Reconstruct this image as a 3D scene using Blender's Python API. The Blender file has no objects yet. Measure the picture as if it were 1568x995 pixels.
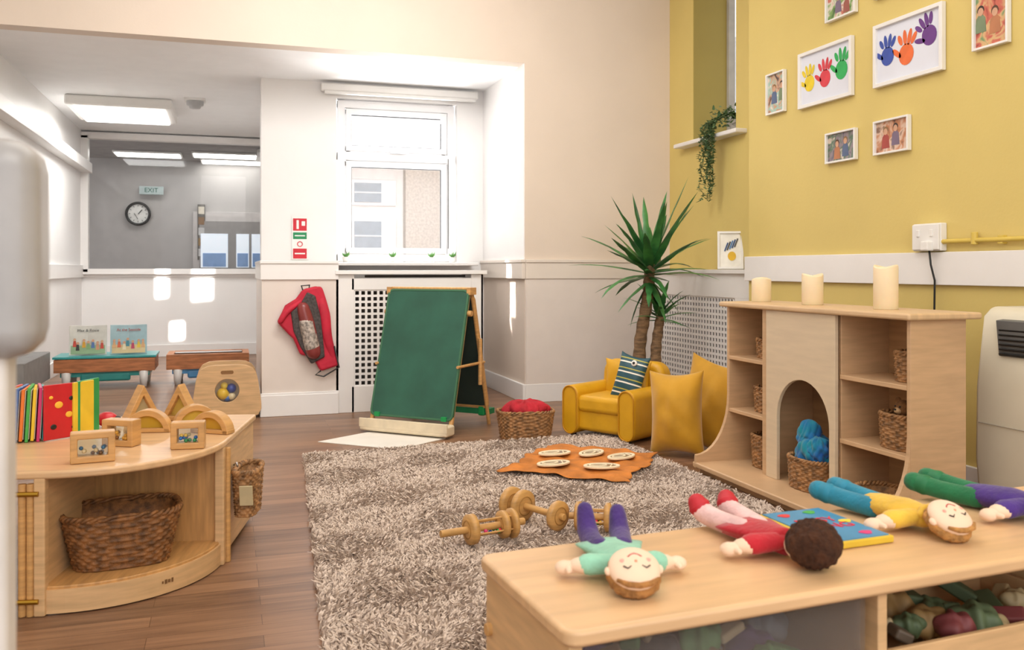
import bpy, bmesh, math, random
from mathutils import Vector, Matrix, Euler
random.seed(7)
R=math.radians
scene=bpy.context.scene
# ---------------------------------------------------------------- materials
def col(h):
    h=h.lstrip('#'); c=[int(h[i:i+2],16)/255 for i in (0,2,4)]
    return tuple([(x/12.92 if x<=.04045 else ((x+.055)/1.055)**2.4) for x in c]+[1.0])
MATS={}
def mat(name,h='#cccccc',rough=.5,var=.06,scale=6,bump=0,metal=0,stretch=(1,1,1),bscale=None,coat=0,sheen=0,emit=0,h2=None,detail=4):
    if name in MATS: return MATS[name]
    m=bpy.data.materials.new(name); m.use_nodes=True; nt=m.node_tree; N=nt.nodes; L=nt.links
    b=N['Principled BSDF']; b.inputs['Roughness'].default_value=rough; b.inputs['Metallic'].default_value=metal
    if coat: b.inputs['Coat Weight'].default_value=coat
    if sheen: b.inputs['Sheen Weight'].default_value=sheen
    c=col(h)
    tc=N.new('ShaderNodeTexCoord'); mp=N.new('ShaderNodeMapping'); mp.inputs['Scale'].default_value=stretch
    L.new(tc.outputs['Object'],mp.inputs['Vector'])
    nz=N.new('ShaderNodeTexNoise'); nz.inputs['Scale'].default_value=scale; nz.inputs['Detail'].default_value=detail
    L.new(mp.outputs[0],nz.inputs['Vector'])
    rp=N.new('ShaderNodeValToRGB')
    a=tuple([max(0,x*(1-var*1.5)) for x in c[:3]]+[1]); d=tuple([min(1,x*(1+var)) for x in c[:3]]+[1])
    if h2: a=col(h2); d=c
    rp.color_ramp.elements[0].color=a; rp.color_ramp.elements[1].color=d
    rp.color_ramp.elements[0].position=.35; rp.color_ramp.elements[1].position=.65
    L.new(nz.outputs['Fac'],rp.inputs[0]); L.new(rp.outputs[0],b.inputs['Base Color'])
    if emit:
        b.inputs['Emission Strength'].default_value=emit; b.inputs['Emission Color'].default_value=c
    if bump:
        n2=N.new('ShaderNodeTexNoise'); n2.inputs['Scale'].default_value=bscale or scale*5; n2.inputs['Detail'].default_value=3
        L.new(mp.outputs[0],n2.inputs['Vector'])
        bp=N.new('ShaderNodeBump'); bp.inputs['Strength'].default_value=bump; bp.inputs['Distance'].default_value=.01
        L.new(n2.outputs['Fac'],bp.inputs['Height']); L.new(bp.outputs[0],b.inputs['Normal'])
    MATS[name]=m; return m
def floor_mat():
    m=bpy.data.materials.new('wood_laminate_floor'); m.use_nodes=True; nt=m.node_tree; N=nt.nodes; L=nt.links
    b=N['Principled BSDF']; b.inputs['Roughness'].default_value=.36
    tc=N.new('ShaderNodeTexCoord')
    br=N.new('ShaderNodeTexBrick'); br.inputs['Scale'].default_value=1
    br.inputs['Brick Width'].default_value=.9; br.inputs['Row Height'].default_value=.085
    br.inputs['Mortar Size'].default_value=.0012; br.inputs['Color1'].default_value=(0,0,0,1); br.inputs['Color2'].default_value=(1,1,1,1)
    br.inputs['Mortar'].default_value=(.3,.3,.3,1); br.offset=.37
    L.new(tc.outputs['Object'],br.inputs['Vector'])
    mp=N.new('ShaderNodeMapping'); mp.inputs['Scale'].default_value=(1.2,16,1); L.new(tc.outputs['Object'],mp.inputs[0])
    nz=N.new('ShaderNodeTexNoise'); nz.inputs['Scale'].default_value=2.5; nz.inputs['Detail'].default_value=6; L.new(mp.outputs[0],nz.inputs['Vector'])
    mx=N.new('ShaderNodeMath'); mx.operation='MULTIPLY_ADD'; mx.inputs[1].default_value=.3
    L.new(br.outputs['Color'],mx.inputs[0]); 
    m2=N.new('ShaderNodeMath'); m2.operation='MULTIPLY'; m2.inputs[1].default_value=.75; L.new(nz.outputs['Fac'],m2.inputs[0]); L.new(m2.outputs[0],mx.inputs[2])
    rp=N.new('ShaderNodeValToRGB'); e=rp.color_ramp.elements
    e[0].position=.2; e[0].color=col('#5c4130'); e[1].position=.8; e[1].color=col('#a0785a')
    L.new(mx.outputs[0],rp.inputs[0])
    mm=N.new('ShaderNodeMixRGB'); mm.blend_type='MULTIPLY'; L.new(br.outputs['Fac'],mm.inputs[0]); L.new(rp.outputs[0],mm.inputs[1]); mm.inputs[2].default_value=(.5,.45,.42,1)
    L.new(mm.outputs[0],b.inputs['Base Color'])
    return m
def glass_mat(name,gl=.06,tint=(1,1,1,1)):
    m=bpy.data.materials.new(name); m.use_nodes=True; nt=m.node_tree; N=nt.nodes; L=nt.links
    for n in list(N): N.remove(n)
    o=N.new('ShaderNodeOutputMaterial'); mx=N.new('ShaderNodeMixShader'); t=N.new('ShaderNodeBsdfTransparent'); g=N.new('ShaderNodeBsdfGlossy')
    g.inputs['Roughness'].default_value=.02; t.inputs[0].default_value=tint; mx.inputs[0].default_value=gl
    L.new(t.outputs[0],mx.inputs[1]); L.new(g.outputs[0],mx.inputs[2]); L.new(mx.outputs[0],o.inputs[0]); return m
def frosted_mat(name,c,op=.35):
    m=bpy.data.materials.new(name); m.use_nodes=True; nt=m.node_tree; N=nt.nodes; L=nt.links
    b=N['Principled BSDF']; b.inputs['Base Color'].default_value=col(c); b.inputs['Roughness'].default_value=.15; b.inputs['Alpha'].default_value=op; return m
def stripe_mat(name,cols,scale,axis='Y'):
    m=mat(name,cols[0]); nt=m.node_tree; N=nt.nodes; L=nt.links; b=N['Principled BSDF']
    w=N.new('ShaderNodeTexWave'); w.wave_profile='SAW'; w.bands_direction=axis; w.inputs['Scale'].default_value=scale; w.inputs['Distortion'].default_value=.5
    tc=N.new('ShaderNodeTexCoord'); L.new(tc.outputs['Object'],w.inputs['Vector'])
    r=N.new('ShaderNodeValToRGB'); r.color_ramp.interpolation='CONSTANT'; e=r.color_ramp.elements
    e[0].color=col(cols[0]); e[1].color=col(cols[1]); e[1].position=.40
    for i,(p,c) in enumerate(((.54,cols[0]),(.8,cols[2]),(.9,cols[0]))):
        x=e.new(p); x.color=col(c)
    L.new(w.outputs['Fac'],r.inputs[0]); L.new(r.outputs[0],b.inputs['Base Color']); return m
def photo_mat(name,cols,scale=9,emit=0):
    m=bpy.data.materials.new(name); m.use_nodes=True; nt=m.node_tree; N=nt.nodes; L=nt.links; b=N['Principled BSDF']
    b.inputs['Roughness'].default_value=.2
    tc=N.new('ShaderNodeTexCoord'); nz=N.new('ShaderNodeTexNoise'); nz.inputs['Scale'].default_value=scale; nz.inputs['Detail'].default_value=2; nz.inputs['Distortion'].default_value=.8
    L.new(tc.outputs['Object'],nz.inputs['Vector']); r=N.new('ShaderNodeValToRGB'); r.color_ramp.interpolation='EASE'
    e=r.color_ramp.elements; e[0].color=col(cols[0]); e[0].position=.3; e[1].color=col(cols[-1]); e[1].position=.7
    for i,c in enumerate(cols[1:-1]):
        x=e.new(.3+.4*(i+1)/(len(cols)-1)); x.color=col(c)
    L.new(nz.outputs['Fac'],r.inputs[0]); L.new(r.outputs[0],b.inputs['Base Color'])
    return m

WALL=mat('cream_paint','#dfcfbf',.6,.015,2,.05,bscale=60)
WHITEW=mat('white_paint','#eeecea',.45,.015,2,.05,bscale=50)
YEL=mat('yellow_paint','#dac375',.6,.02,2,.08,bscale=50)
YELD=mat('yellow_reveal_darker','#a89650',.7,.03,2)  # darker tone of the wall yellow, used on the reveal
TRIM=mat('white_gloss_trim','#eeebe8',.3,.01)
LOWP=mat('cream_lower_panel','#e2d7ce',.4,.015)
CEIL=mat('ceiling_white','#f6f6f6',.7,.01)
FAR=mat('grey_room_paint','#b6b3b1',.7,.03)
BEECH=mat('beech_wood','#d4ad7e',.42,.10,5,.02,stretch=(1,1,9))
BEECHX=mat('beech_wood_long','#dab285',.34,.07,3,.02,stretch=(1,9,9))
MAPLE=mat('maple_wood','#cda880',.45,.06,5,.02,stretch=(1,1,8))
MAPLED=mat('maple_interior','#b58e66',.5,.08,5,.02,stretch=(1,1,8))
OAK=mat('toy_pine','#cd9c60',.4,.12,9,.02,stretch=(1,1,6))
RUB=mat('rubberwood','#c4935a',.4,.12,6,.02,stretch=(9,1,1))
WICK=mat('wicker_brown','#a2764a',.6,.35,40,.3)
WICKD=mat('wicker_dark','#85582f',.6,.35,40,.3)
BLACK=mat('black_plastic','#1a1a1a',.4,.05)
WHITE=mat('white_plastic','#eceae6',.35,.01)
UPVC=mat('upvc_white','#f2f2f4',.3,.01)
DARK=mat('dark_void','#2a2623',.9,.1)
SKINP=mat('doll_skin_pale','#efcfb2',.85,.03,sheen=.2)
METAL=mat('metal','#b0b0b0',.3,.02,metal=1)
def plain(h,rough=.6,bump=0): return mat('paint_'+h.strip('#'),h,rough,.06,12,bump)

# ---------------------------------------------------------------- mesh builders
def mesh(name,v,f,smooth=False):
    me=bpy.data.meshes.new(name); me.from_pydata([tuple(p) for p in v],[],f); me.update()
    bm=bmesh.new(); bm.from_mesh(me); bmesh.ops.recalc_face_normals(bm,faces=bm.faces); bm.to_mesh(me); bm.free()
    if smooth: me.polygons.foreach_set('use_smooth',[True]*len(me.polygons))
    return me
def raw_box(c,s):
    x,y,z=c; a,b,d=s[0]/2,s[1]/2,s[2]/2
    v=[(x+i*a,y+j*b,z+k*d) for i in(-1,1) for j in(-1,1) for k in(-1,1)]
    f=[(0,1,3,2),(4,6,7,5),(0,4,5,1),(2,3,7,6),(0,2,6,4),(1,5,7,3)]
    return v,f
def m_boxes(lst):
    V=[];F=[]
    for c,s in lst:
        v,f=raw_box(c,s); o=len(V); V+=v; F+=[tuple(i+o for i in q) for q in f]
    return mesh('boxes',V,F)
def m_prism(poly,t,plane='XY'):
    n=len(poly); V=[];
    for k in (-t/2,t/2):
        for a,b in poly:
            V.append({'XY':(a,b,k),'XZ':(a,k,b),'YZ':(k,a,b)}[plane])
    F=[tuple(range(n)),tuple(range(n,2*n))]+[(i,(i+1)%n,n+(i+1)%n,n+i) for i in range(n)]
    return mesh('prism',V,F)
def m_ring(outer,inner,t,plane='XY'):
    n=len(outer); V=[]
    for k in(-t/2,t/2):
        for P in(outer,inner):
            for a,b in P: V.append({'XY':(a,b,k),'XZ':(a,k,b),'YZ':(k,a,b)}[plane])
    F=[]
    for i in range(n):
        j=(i+1)%n
        F+=[(i,j,n+j,n+i),(2*n+i,2*n+j,3*n+j,3*n+i),(i,j,2*n+j,2*n+i),(n+i,n+j,3*n+j,3*n+i)]
    return mesh('ring',V,F)
def m_lathe(prof,seg=32,smooth=True):
    V=[];F=[];n=len(prof)
    for i in range(seg):
        a=2*math.pi*i/seg
        for r,z in prof: V.append((r*math.cos(a),r*math.sin(a),z))
    for i in range(seg):
        j=(i+1)%seg
        for k in range(n-1): F.append((i*n+k,j*n+k,j*n+k+1,i*n+k+1))
    me=mesh('lathe',V,F,smooth)
    bm=bmesh.new(); bm.from_mesh(me); bmesh.ops.remove_doubles(bm,verts=bm.verts,dist=1e-5); bm.to_mesh(me); bm.free()
    return me
def raw_tube(pts,rad,seg=10,closed=False,flat=1.0):
    P=[Vector(p) for p in pts]; n=len(P); V=[];F=[]
    if not hasattr(rad,'__len__'): rad=[rad]*n
    prev=None
    for i in range(n):
        if closed: t=P[(i+1)%n]-P[i-1]
        else: t=P[min(i+1,n-1)]-P[max(i-1,0)]
        t.normalize()
        if prev is None:
            up=Vector((0,0,1)) if abs(t.z)<.9 else Vector((0,1,0)); s=t.cross(up).normalized()
        else: s=(prev-t*prev.dot(t)).normalized()
        prev=s; q=s.cross(t)
        for k in range(seg):
            a=2*math.pi*k/seg; V.append(P[i]+s*math.cos(a)*rad[i]+q*math.sin(a)*rad[i]*flat)
    m=n if closed else n-1
    for i in range(m):
        j=(i+1)%n
        for k in range(seg):
            l=(k+1)%seg; F.append((i*seg+k,i*seg+l,j*seg+l,j*seg+k))
    if not closed: F+=[tuple(range(seg)),tuple(range((n-1)*seg,n*seg))]
    return V,F
def smoothpts(pts,rad,sub=6):
    P=[Vector(p) for p in pts]; n=len(P); op=[];orr=[]
    for i in range(n-1):
        a=P[max(i-1,0)];b=P[i];c=P[i+1];d=P[min(i+2,n-1)]
        for k in range(sub):
            t=k/sub
            op.append(.5*((2*b)+(c-a)*t+(2*a-5*b+4*c-d)*t*t+(3*b-a-3*c+d)*t**3)); orr.append(rad[i]*(1-t)+rad[i+1]*t)
    op.append(P[-1]); orr.append(rad[-1]); return op,orr
def m_limb(pts,rad,seg=12,flat=1.0):
    p,r=smoothpts(pts,rad,6)
    d0=(p[0]-p[1]).normalized(); d1=(p[-1]-p[-2]).normalized()
    P=[p[0]+d0*r[0]*x for x in(.98,.8,.45)]+p+[p[-1]+d1*r[-1]*x for x in(.45,.8,.98)]
    Q=[r[0]*.15,r[0]*.6,r[0]*.88]+r+[r[-1]*.88,r[-1]*.6,r[-1]*.15]
    v,f=raw_tube(P,Q,seg,flat=flat); return mesh('limb',v,f,True)
def m_tube(pts,rad,seg=10,closed=False):
    v,f=raw_tube(pts,rad,seg,closed); return mesh('tube',v,f,True)
def m_tubes(lst,seg=6):
    V=[];F=[]
    for pts,rad in lst:
        v,f=raw_tube(pts,rad,seg); o=len(V); V+=v; F+=[tuple(i+o for i in q) for q in f]
    return mesh('tubes',V,F,True)
def m_ell(rx,ry,rz,seg=24,rings=14):
    V=[(0,0,-rz)];F=[]
    for i in range(1,rings):
        p=-math.pi/2+math.pi*i/rings
        for k in range(seg):
            a=2*math.pi*k/seg; V.append((rx*math.cos(p)*math.cos(a),ry*math.cos(p)*math.sin(a),rz*math.sin(p)))
    V.append((0,0,rz)); top=len(V)-1
    for k in range(seg):
        l=(k+1)%seg; F.append((0,1+l,1+k)); F.append((top,1+(rings-2)*seg+k,1+(rings-2)*seg+l))
        for i in range(rings-2): F.append((1+i*seg+k,1+i*seg+l,1+(i+1)*seg+l,1+(i+1)*seg+k))
    return mesh('ell',V,F,True)
def m_pillow(w,h,t,n=24,wr=.004,ex=.5):
    V=[];F=[]
    for s in(1,-1):
        for i in range(n+1):
            for j in range(n+1):
                u=math.sin(math.pi/2*(-1+2*i/n)); v=math.sin(math.pi/2*(-1+2*j/n))
                th=t/2*(max(0,1-u*u)**ex)*(max(0,1-v*v)**ex)
                th+= wr*(math.sin(7*u+4*v)*math.sin(5*v-2*u)+.5*math.sin(13*u*v+3*u))*(1-u*u)*(1-v*v)
                V.append((u*w/2*(1-.12*(1-v*v)),v*h/2*(1-.12*(1-u*u)),s*th))
    m=(n+1)**2
    for s in(0,1):
        for i in range(n):
            for j in range(n):
                a=s*m+i*(n+1)+j; F.append((a,a+1,a+n+2,a+n+1))
    me=mesh('pillow',V,F,True); bm=bmesh.new(); bm.from_mesh(me); bmesh.ops.remove_doubles(bm,verts=bm.verts,dist=1e-5); bmesh.ops.recalc_face_normals(bm,faces=bm.faces); bm.to_mesh(me); bm.free(); return me
def m_wicker(a,b,h,flare=1.15,e=.5,rowh=.011,pitch=.03):
    rows=max(4,int(h/rowh)); stakes=max(10,int(2*math.pi*max(a,b)/pitch)//2*2); N=stakes*4
    V=[];F=[]
    def sp(th): c,s=math.cos(th),math.sin(th); return (math.copysign(abs(c)**e,c),math.copysign(abs(s)**e,s))
    sub=3; M=rows*sub+1
    for i in range(M):
        z=h*i/(M-1); sc=1/flare+(1-1/flare)*(z/h); row=i//sub; ph=(i%sub)/sub
        bu=math.sin(math.pi*(ph+.16))
        for k in range(N):
            th=2*math.pi*k/N; x,y=sp(th)
            off=.0045*bu*(1+.9*math.sin(stakes/2*th+math.pi*row))
            V.append((x*a*sc+math.cos(th)*off,y*b*sc+math.sin(th)*off,z))
    for i in range(M-1):
        for k in range(N): l=(k+1)%N; F.append((i*N+k,i*N+l,(i+1)*N+l,(i+1)*N+k))
    o=len(V)
    for z in(h,h*.5,.008):
        sc=1/flare+(1-1/flare)*(z/h)
        for k in range(N):
            th=2*math.pi*k/N; x,y=sp(th); V.append((x*(a*sc-.008),y*(b*sc-.008),z))
    for i in range(2):
        for k in range(N): l=(k+1)%N; F.append((o+i*N+k,o+i*N+l,o+(i+1)*N+l,o+(i+1)*N+k))
    F.append(tuple(range(o+2*N,o+3*N)))
    F.append(tuple(range(N)))
    for k in range(N): l=(k+1)%N; F.append(((M-1)*N+k,(M-1)*N+l,o+l,o+k))
    for s in(0,math.pi):
        pts=[]
        for k in range(N):
            th=2*math.pi*k/N; x,y=sp(th); w=stakes*.5*th+s
            pts.append((x*(a-.003)+math.cos(th)*.006*math.cos(w),y*(b-.003)+math.sin(th)*.006*math.cos(w),h+.006*math.sin(w)))
        v,f=raw_tube(pts,.0065,6,True); o=len(V); V+=v; F+=[tuple(i+o for i in q) for q in f]
    return mesh('wicker',V,F,True)
def m_cloth(w,h,amp,n=28,f=9,seed=0):
    rr=random.Random(seed); ph=[rr.uniform(0,6) for _ in range(6)]
    V=[];F=[]
    for i in range(n+1):
        for j in range(n+1):
            u=-1+2*i/n; v=-1+2*j/n
            z=amp*(math.sin(f*u+ph[0]+2*v)*math.sin(f*.7*v+ph[1])+.6*math.sin(f*1.7*v+ph[2]+3*u))
            V.append((u*w/2*(1+.05*math.sin(5*v+ph[3])+.025*math.sin(17*v)),v*h/2*(1+.05*math.sin(6*u+ph[4])+.025*math.sin(19*u)),z+amp*1.6))
    for i in range(n):
        for j in range(n): a=i*(n+1)+j; F.append((a,a+1,a+n+2,a+n+1))
    return mesh('cloth',V,F,True)
def m_blob(rx,ry,rz,amp,f,seed=0):
    me=m_ell(rx,ry,rz,56,36); rr=random.Random(seed); p=[rr.uniform(0,6) for _ in range(4)]
    for v in me.vertices:
        n=v.co.normalized(); k=1+amp*(math.sin(f*n.x*3+p[0]+2*n.z)*math.sin(f*n.y*3+p[1])+.5*math.sin(f*5*n.x+p[2]-4*n.y))
        v.co*=k
    return me
def m_crumple(rx,ry,rz,amp,k=9,seed=0,peak=.45):
    me=m_ell(rx,ry,rz,80,44); rr=random.Random(seed); p=[rr.uniform(0,6) for _ in range(5)]
    for v in me.vertices:
        n=v.co.normalized(); a=math.atan2(n.y,n.x)
        q=abs(math.sin(k/2*a+2.2*n.z+p[0]))*.9+abs(math.sin(k*.8*a-3*n.z+p[1]))*.5+.4*math.sin(6*n.z+3*a+p[2])
        v.co*=1+amp*(q-.7)*(1-max(0,n.z)**6)
        if n.z>.2: v.co.z+=rz*peak*(n.z-.2)*(math.sin(2*a+p[3])*(1-n.z)*2)
    return me

# ---------------------------------------------------------------- object helpers
def link(o): scene.collection.objects.link(o); return o
def single(name,me,m,loc=(0,0,0),rot=(0,0,0),bevel=0,sub=0,scale=(1,1,1),solid=0):
    o=bpy.data.objects.new(name,me); link(o); o.location=loc; o.rotation_euler=rot; o.scale=scale
    if m: me.materials.clear(); me.materials.append(m)
    if solid: q=o.modifiers.new('s','SOLIDIFY'); q.thickness=solid
    if bevel:
        q=o.modifiers.new('b','BEVEL'); q.width=bevel; q.segments=3; q.limit_method='ANGLE'; q.angle_limit=R(40)
        for p in me.polygons: p.use_smooth=True
        q.harden_normals=True
    if sub: q=o.modifiers.new('u','SUBSURF'); q.levels=sub; q.render_levels=sub
    return o
class G:
    def __init__(s,name,loc=(0,0,0),rz=0,rot=None):
        s.e=bpy.data.objects.new(name,None); link(s.e); s.e.empty_display_size=.1; s.e.location=loc; s.e.rotation_euler=rot or (0,0,rz)
    def add(s,name,me,m,loc=(0,0,0),rot=(0,0,0),**k):
        o=single(name,me,m,loc,rot,**k); o.parent=s.e; return o
    def box(s,name,c,size,m,rot=(0,0,0),bevel=.003): return s.add(name,m_boxes([((0,0,0),size)]),m,c,rot,bevel=bevel)
    def cyl(s,name,p0,p1,r,m,r2=None,seg=20):
        p0=Vector(p0);p1=Vector(p1); d=p1-p0
        v,f=raw_tube([(0,0,0),(0,0,d.length)],[r,r if r2 is None else r2],seg)
        me=mesh('cyl',v,f); 
        o=s.add(name,me,m,p0,d.to_track_quat('Z','Y').to_euler(),bevel=min(.004,r*.2)); return o
def wbox(name,x0,x1,y0,y1,z0,z1,m,bevel=0):
    return single(name,m_boxes([((0,0,0),(x1-x0,y1-y0,z1-z0))]),m,((x0+x1)/2,(y0+y1)/2,(z0+z1)/2),bevel=bevel)
def wboxes(name,lst,m,bevel=0):
    return single(name,m_boxes([(((a+b)/2,(c+d)/2,(e+f)/2),(b-a,d-c,f-e)) for a,b,c,d,e,f in lst]),m,bevel=bevel)
def text(g,name,s,size,m,loc,rot,ext=.0005):
    cu=bpy.data.curves.new(name,'FONT'); cu.body=s; cu.size=size; cu.extrude=ext; cu.align_x='CENTER'; cu.align_y='CENTER'
    o=bpy.data.objects.new(name,cu); link(o); cu.materials.append(m); o.location=loc; o.rotation_euler=rot; o.parent=g.e; return o

# ---------------------------------------------------------------- room shell
H=3.65
single('floor',m_boxes([((0,0,-.05),(9,20,.1))]),floor_mat(),(1,6,0))
wbox('ceiling',-1.9,4.4,-1.5,7.1,H,H+.1,CEIL)
wboxes('ceiling_alcove',[(-1.9,2.6,7.1,8.49,2.8,2.9),(-1.9,.62,8.49,12.1,2.8,2.9)],CEIL)
wboxes('wall_beam',[(-1.72,2.33,6.95,7.1,2.8,H)],WALL)
wboxes('wall_back',[(2.33,3.66,6.95,8.4,0,H)],WALL)
wbox('wall_back_reveal',2.322,2.33,6.958,8.19,1.18,2.8,WHITEW)
wbox('wall_back_panel',2.335,3.5,6.935,6.95,.12,1.02,LOWP)
wboxes('wall_window',[(.276,.935,8.19,8.49,0,2.8),(2.066,2.33,8.19,8.49,0,2.8),(.935,2.066,8.19,8.49,0,1.15),(.935,2.066,8.19,8.49,2.66,2.8)],WHITEW)
wbox('wall_partition',.5,.62,8.49,12.1,0,2.8,WHITEW)
wboxes('wall_left',[(-1.85,-1.72,-1.5,12.1,0,H)],WHITEW)
wboxes('trim_left_boxing',[(-1.72,-1.6,7,12,2.28,2.40)],WHITEW,.004)
wboxes('wall_far',[(-1.72,.5,12,12.12,0,1.06),(-1.72,.5,12,12.12,2.76,2.8),(-1.72,-1.66,12,12.12,1.06,2.76)],WHITEW)
wboxes('wall_right',[(3.42,3.6,-1.5,5.34,0,H)],YEL)
wboxes('wall_right_recess',[(3.66,3.95,5.2,5.89,0,H),(3.66,3.95,6.54,7.1,0,H),(3.66,3.95,5.89,6.54,0,2.13),(3.60,3.66,5.2,5.34,0,H)],YEL)
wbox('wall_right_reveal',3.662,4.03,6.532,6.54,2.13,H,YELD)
DADO=mat('cream_dado','#e3d8cc',.4,.01)
wboxes('trim_dado_right',[(3.395,3.42,-1.5,5.36,1.02,1.186)],TRIM,.004)
wboxes('trim_dado',[(2.33,3.5,6.925,6.95,1.02,1.17),(2.30,2.33,6.94,8.19,1.02,1.17),(2.33,3.5,6.915,6.95,1.155,1.18),(2.29,2.33,6.93,8.19,1.155,1.18)],DADO,.004)
wboxes('trim_dado_far',[(-1.72,.5,11.975,12,1.0,1.08),(-1.72,-1.69,7,12,1.0,1.15)],TRIM,.004)
wboxes('baseboard_back',[(2.33,3.5,6.93,6.95,0,.15),(2.305,2.33,6.93,8.19,0,.15)],TRIM,.004)
wboxes('baseboard_far',[(-1.72,.5,11.97,12,0,.15),(-1.72,-1.695,0,12,0,.15)],TRIM,.004)
wboxes('baseboard_right',[(3.4,3.42,-1.5,5.3,0,.15)],TRIM,.004)
wboxes('wall_pier_lower',[(.235,.80,6.87,8.19,0,1.14)],LOWP)
wboxes('trim_pier',[(.225,.80,6.855,8.19,1.02,1.15),(.222,.80,6.845,8.19,1.14,1.165),(.225,.80,6.845,6.87,0,.16),(.222,.24,6.85,8.19,0,.16),(.225,.80,6.85,6.87,.15,.175)],TRIM,.005)

# ---- window nook
def lattice(x0,x1,z0,z1,pitch=.046,bar=.018,t=.008):
    L=[];nx=int((x1-x0)/pitch);nz=int((z1-z0)/pitch)
    for i in range(nx+1): x=x0+(x1-x0)*i/nx; L.append(((x,0,(z0+z1)/2),(bar,t,z1-z0)))
    for i in range(nz+1): z=z0+(z1-z0)*i/nz; L.append((((x0+x1)/2,0.0005,z),(x1-x0,t,bar)))
    return m_boxes(L)
g=G('radiator_cover',(.80,6.87,0))
g.box('side_left',(.05,.02,.53),(.14,.04,1.06),TRIM); g.box('side_right',(1.1,.02,.53),(.10,.04,1.06),TRIM)
g.box('frame_top',(.575,.02,.985),(.95,.04,.09),TRIM); g.box('frame_bottom',(.575,.02,.1),(.95,.04,.2),TRIM)
g.box('top_board',(.575,.3,1.075),(1.2,.66,.03),TRIM); g.box('slot',(.6,-.001,1.045),(.8,.01,.02),DARK)
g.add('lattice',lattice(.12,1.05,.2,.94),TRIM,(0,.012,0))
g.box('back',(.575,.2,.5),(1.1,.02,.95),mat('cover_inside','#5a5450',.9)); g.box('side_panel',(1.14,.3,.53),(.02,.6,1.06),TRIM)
wbox('window_1_sill',.80,2.2,7.9,8.25,1.13,1.16,TRIM,.008)
def window(name,x0,x1,z0,z1,y,zt,GL):
    g=G(name,(x0,y,z0)); W=x1-x0; Hh=z1-z0; f=.07
    L=[((W/2,0,f/2),(W,.07,f)),((W/2,0,Hh-f/2),(W,.07,f)),((f/2,0,Hh/2),(f,.069,Hh)),((W-f/2,0,Hh/2),(f,.069,Hh)),((W/2,0,zt-z0),(W,.068,.08))]
    g.add('frame',m_boxes(L),UPVC,bevel=.006)
    L=[]
    for a,b in((f+.005,zt-z0-.045),(zt-z0+.045,Hh-f-.005)):
        L+=[((W/2,-.02,a+.025),(W-.15,.06,.05)),((W/2,-.02,b-.025),(W-.15,.06,.05)),((f+.03,-.02,(a+b)/2),(.05,.059,b-a)),((W-f-.03,-.02,(a+b)/2),(.05,.059,b-a))]
    g.add('sashes',m_boxes(L),UPVC,bevel=.006)
    g.add('seals',m_boxes([((W/2,-.01,zt-z0-.1),(W-.26,.02,.008)),((W/2,-.01,zt-z0+.1),(W-.26,.02,.008)),((W/2,-.01,Hh-.13),(W-.26,.02,.008)),((.128,-.01,(zt-z0)/2),(.008,.02,zt-z0-.2)),((W-.128,-.01,(zt-z0)/2),(.008,.02,zt-z0-.2)),((.128,-.01,zt-z0+.22),(.006,.02,.24)),((W-.128,-.01,zt-z0+.22),(.006,.02,.24)),((W/2,-.037,zt-z0-.052),(W-.14,.01,.006)),((W-.06,-.037,.55),(.005,.01,.85))]),plain('#4a4a4c'))
    g.add('glass',m_boxes([((W/2,.01,Hh/2),(W-.1,.004,Hh-.1))]),GL)
    g.box('handle',(W/2,-.07,zt-z0+.05),(.14,.02,.02),UPVC); g.box('handle_2',(W-.1,-.07,.55),(.02,.02,.13),UPVC)
    return g
GL=glass_mat('window_glass',.02)
window('window_1',.95,2.05,1.17,2.65,8.27,2.14,GL)
g=G('roller_blind',(1.52,8.13,2.74)); g.box('cassette',(0,0,0),(1.46,.07,.07),WHITE,bevel=.012); g.cyl('roll',(-.7,0,-.03),(.7,0,-.03),.03,WHITE); g.box('bottom_bar',(0,-.03,-.05),(1.4,.02,.02),WHITE)
for i,x in enumerate((1.0,1.42,1.78,1.98)):
    g=G('succulent_pot',(x,8.02,1.16)); g.add('pot',m_lathe([(0,0),(.025,0),(.033,.05),(.028,.05),(.026,.04),(0,.04)],20),WHITE)
    L=[]
    for k in range(14):
        a=k*2.4; l=.035; L.append(([(0,0,.04),(math.cos(a)*l*.5,math.sin(a)*l*.5,.065),(math.cos(a)*l,math.sin(a)*l,.07+.015*(k%3))],[.006,.007,.001]))
    g.add('leaves',m_tubes(L),plain('#5f9a4a'))
g=G('window_2',(-.6,12,1.1))
g.add('frame',m_boxes([((0,-.03,-.03),(2.24,.12,.07)),((0,-.03,1.64),(2.24,.12,.08)),((-1.08,-.03,.8),(.09,.12,1.68)),((1.06,-.03,.8),(.07,.12,1.68))]),TRIM,bevel=.006)
g.add('glass',m_boxes([((0,.03,.8),(2.1,.006,1.6))]),glass_mat('internal_glass',.012,(.95,.95,.95,1)))
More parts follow.
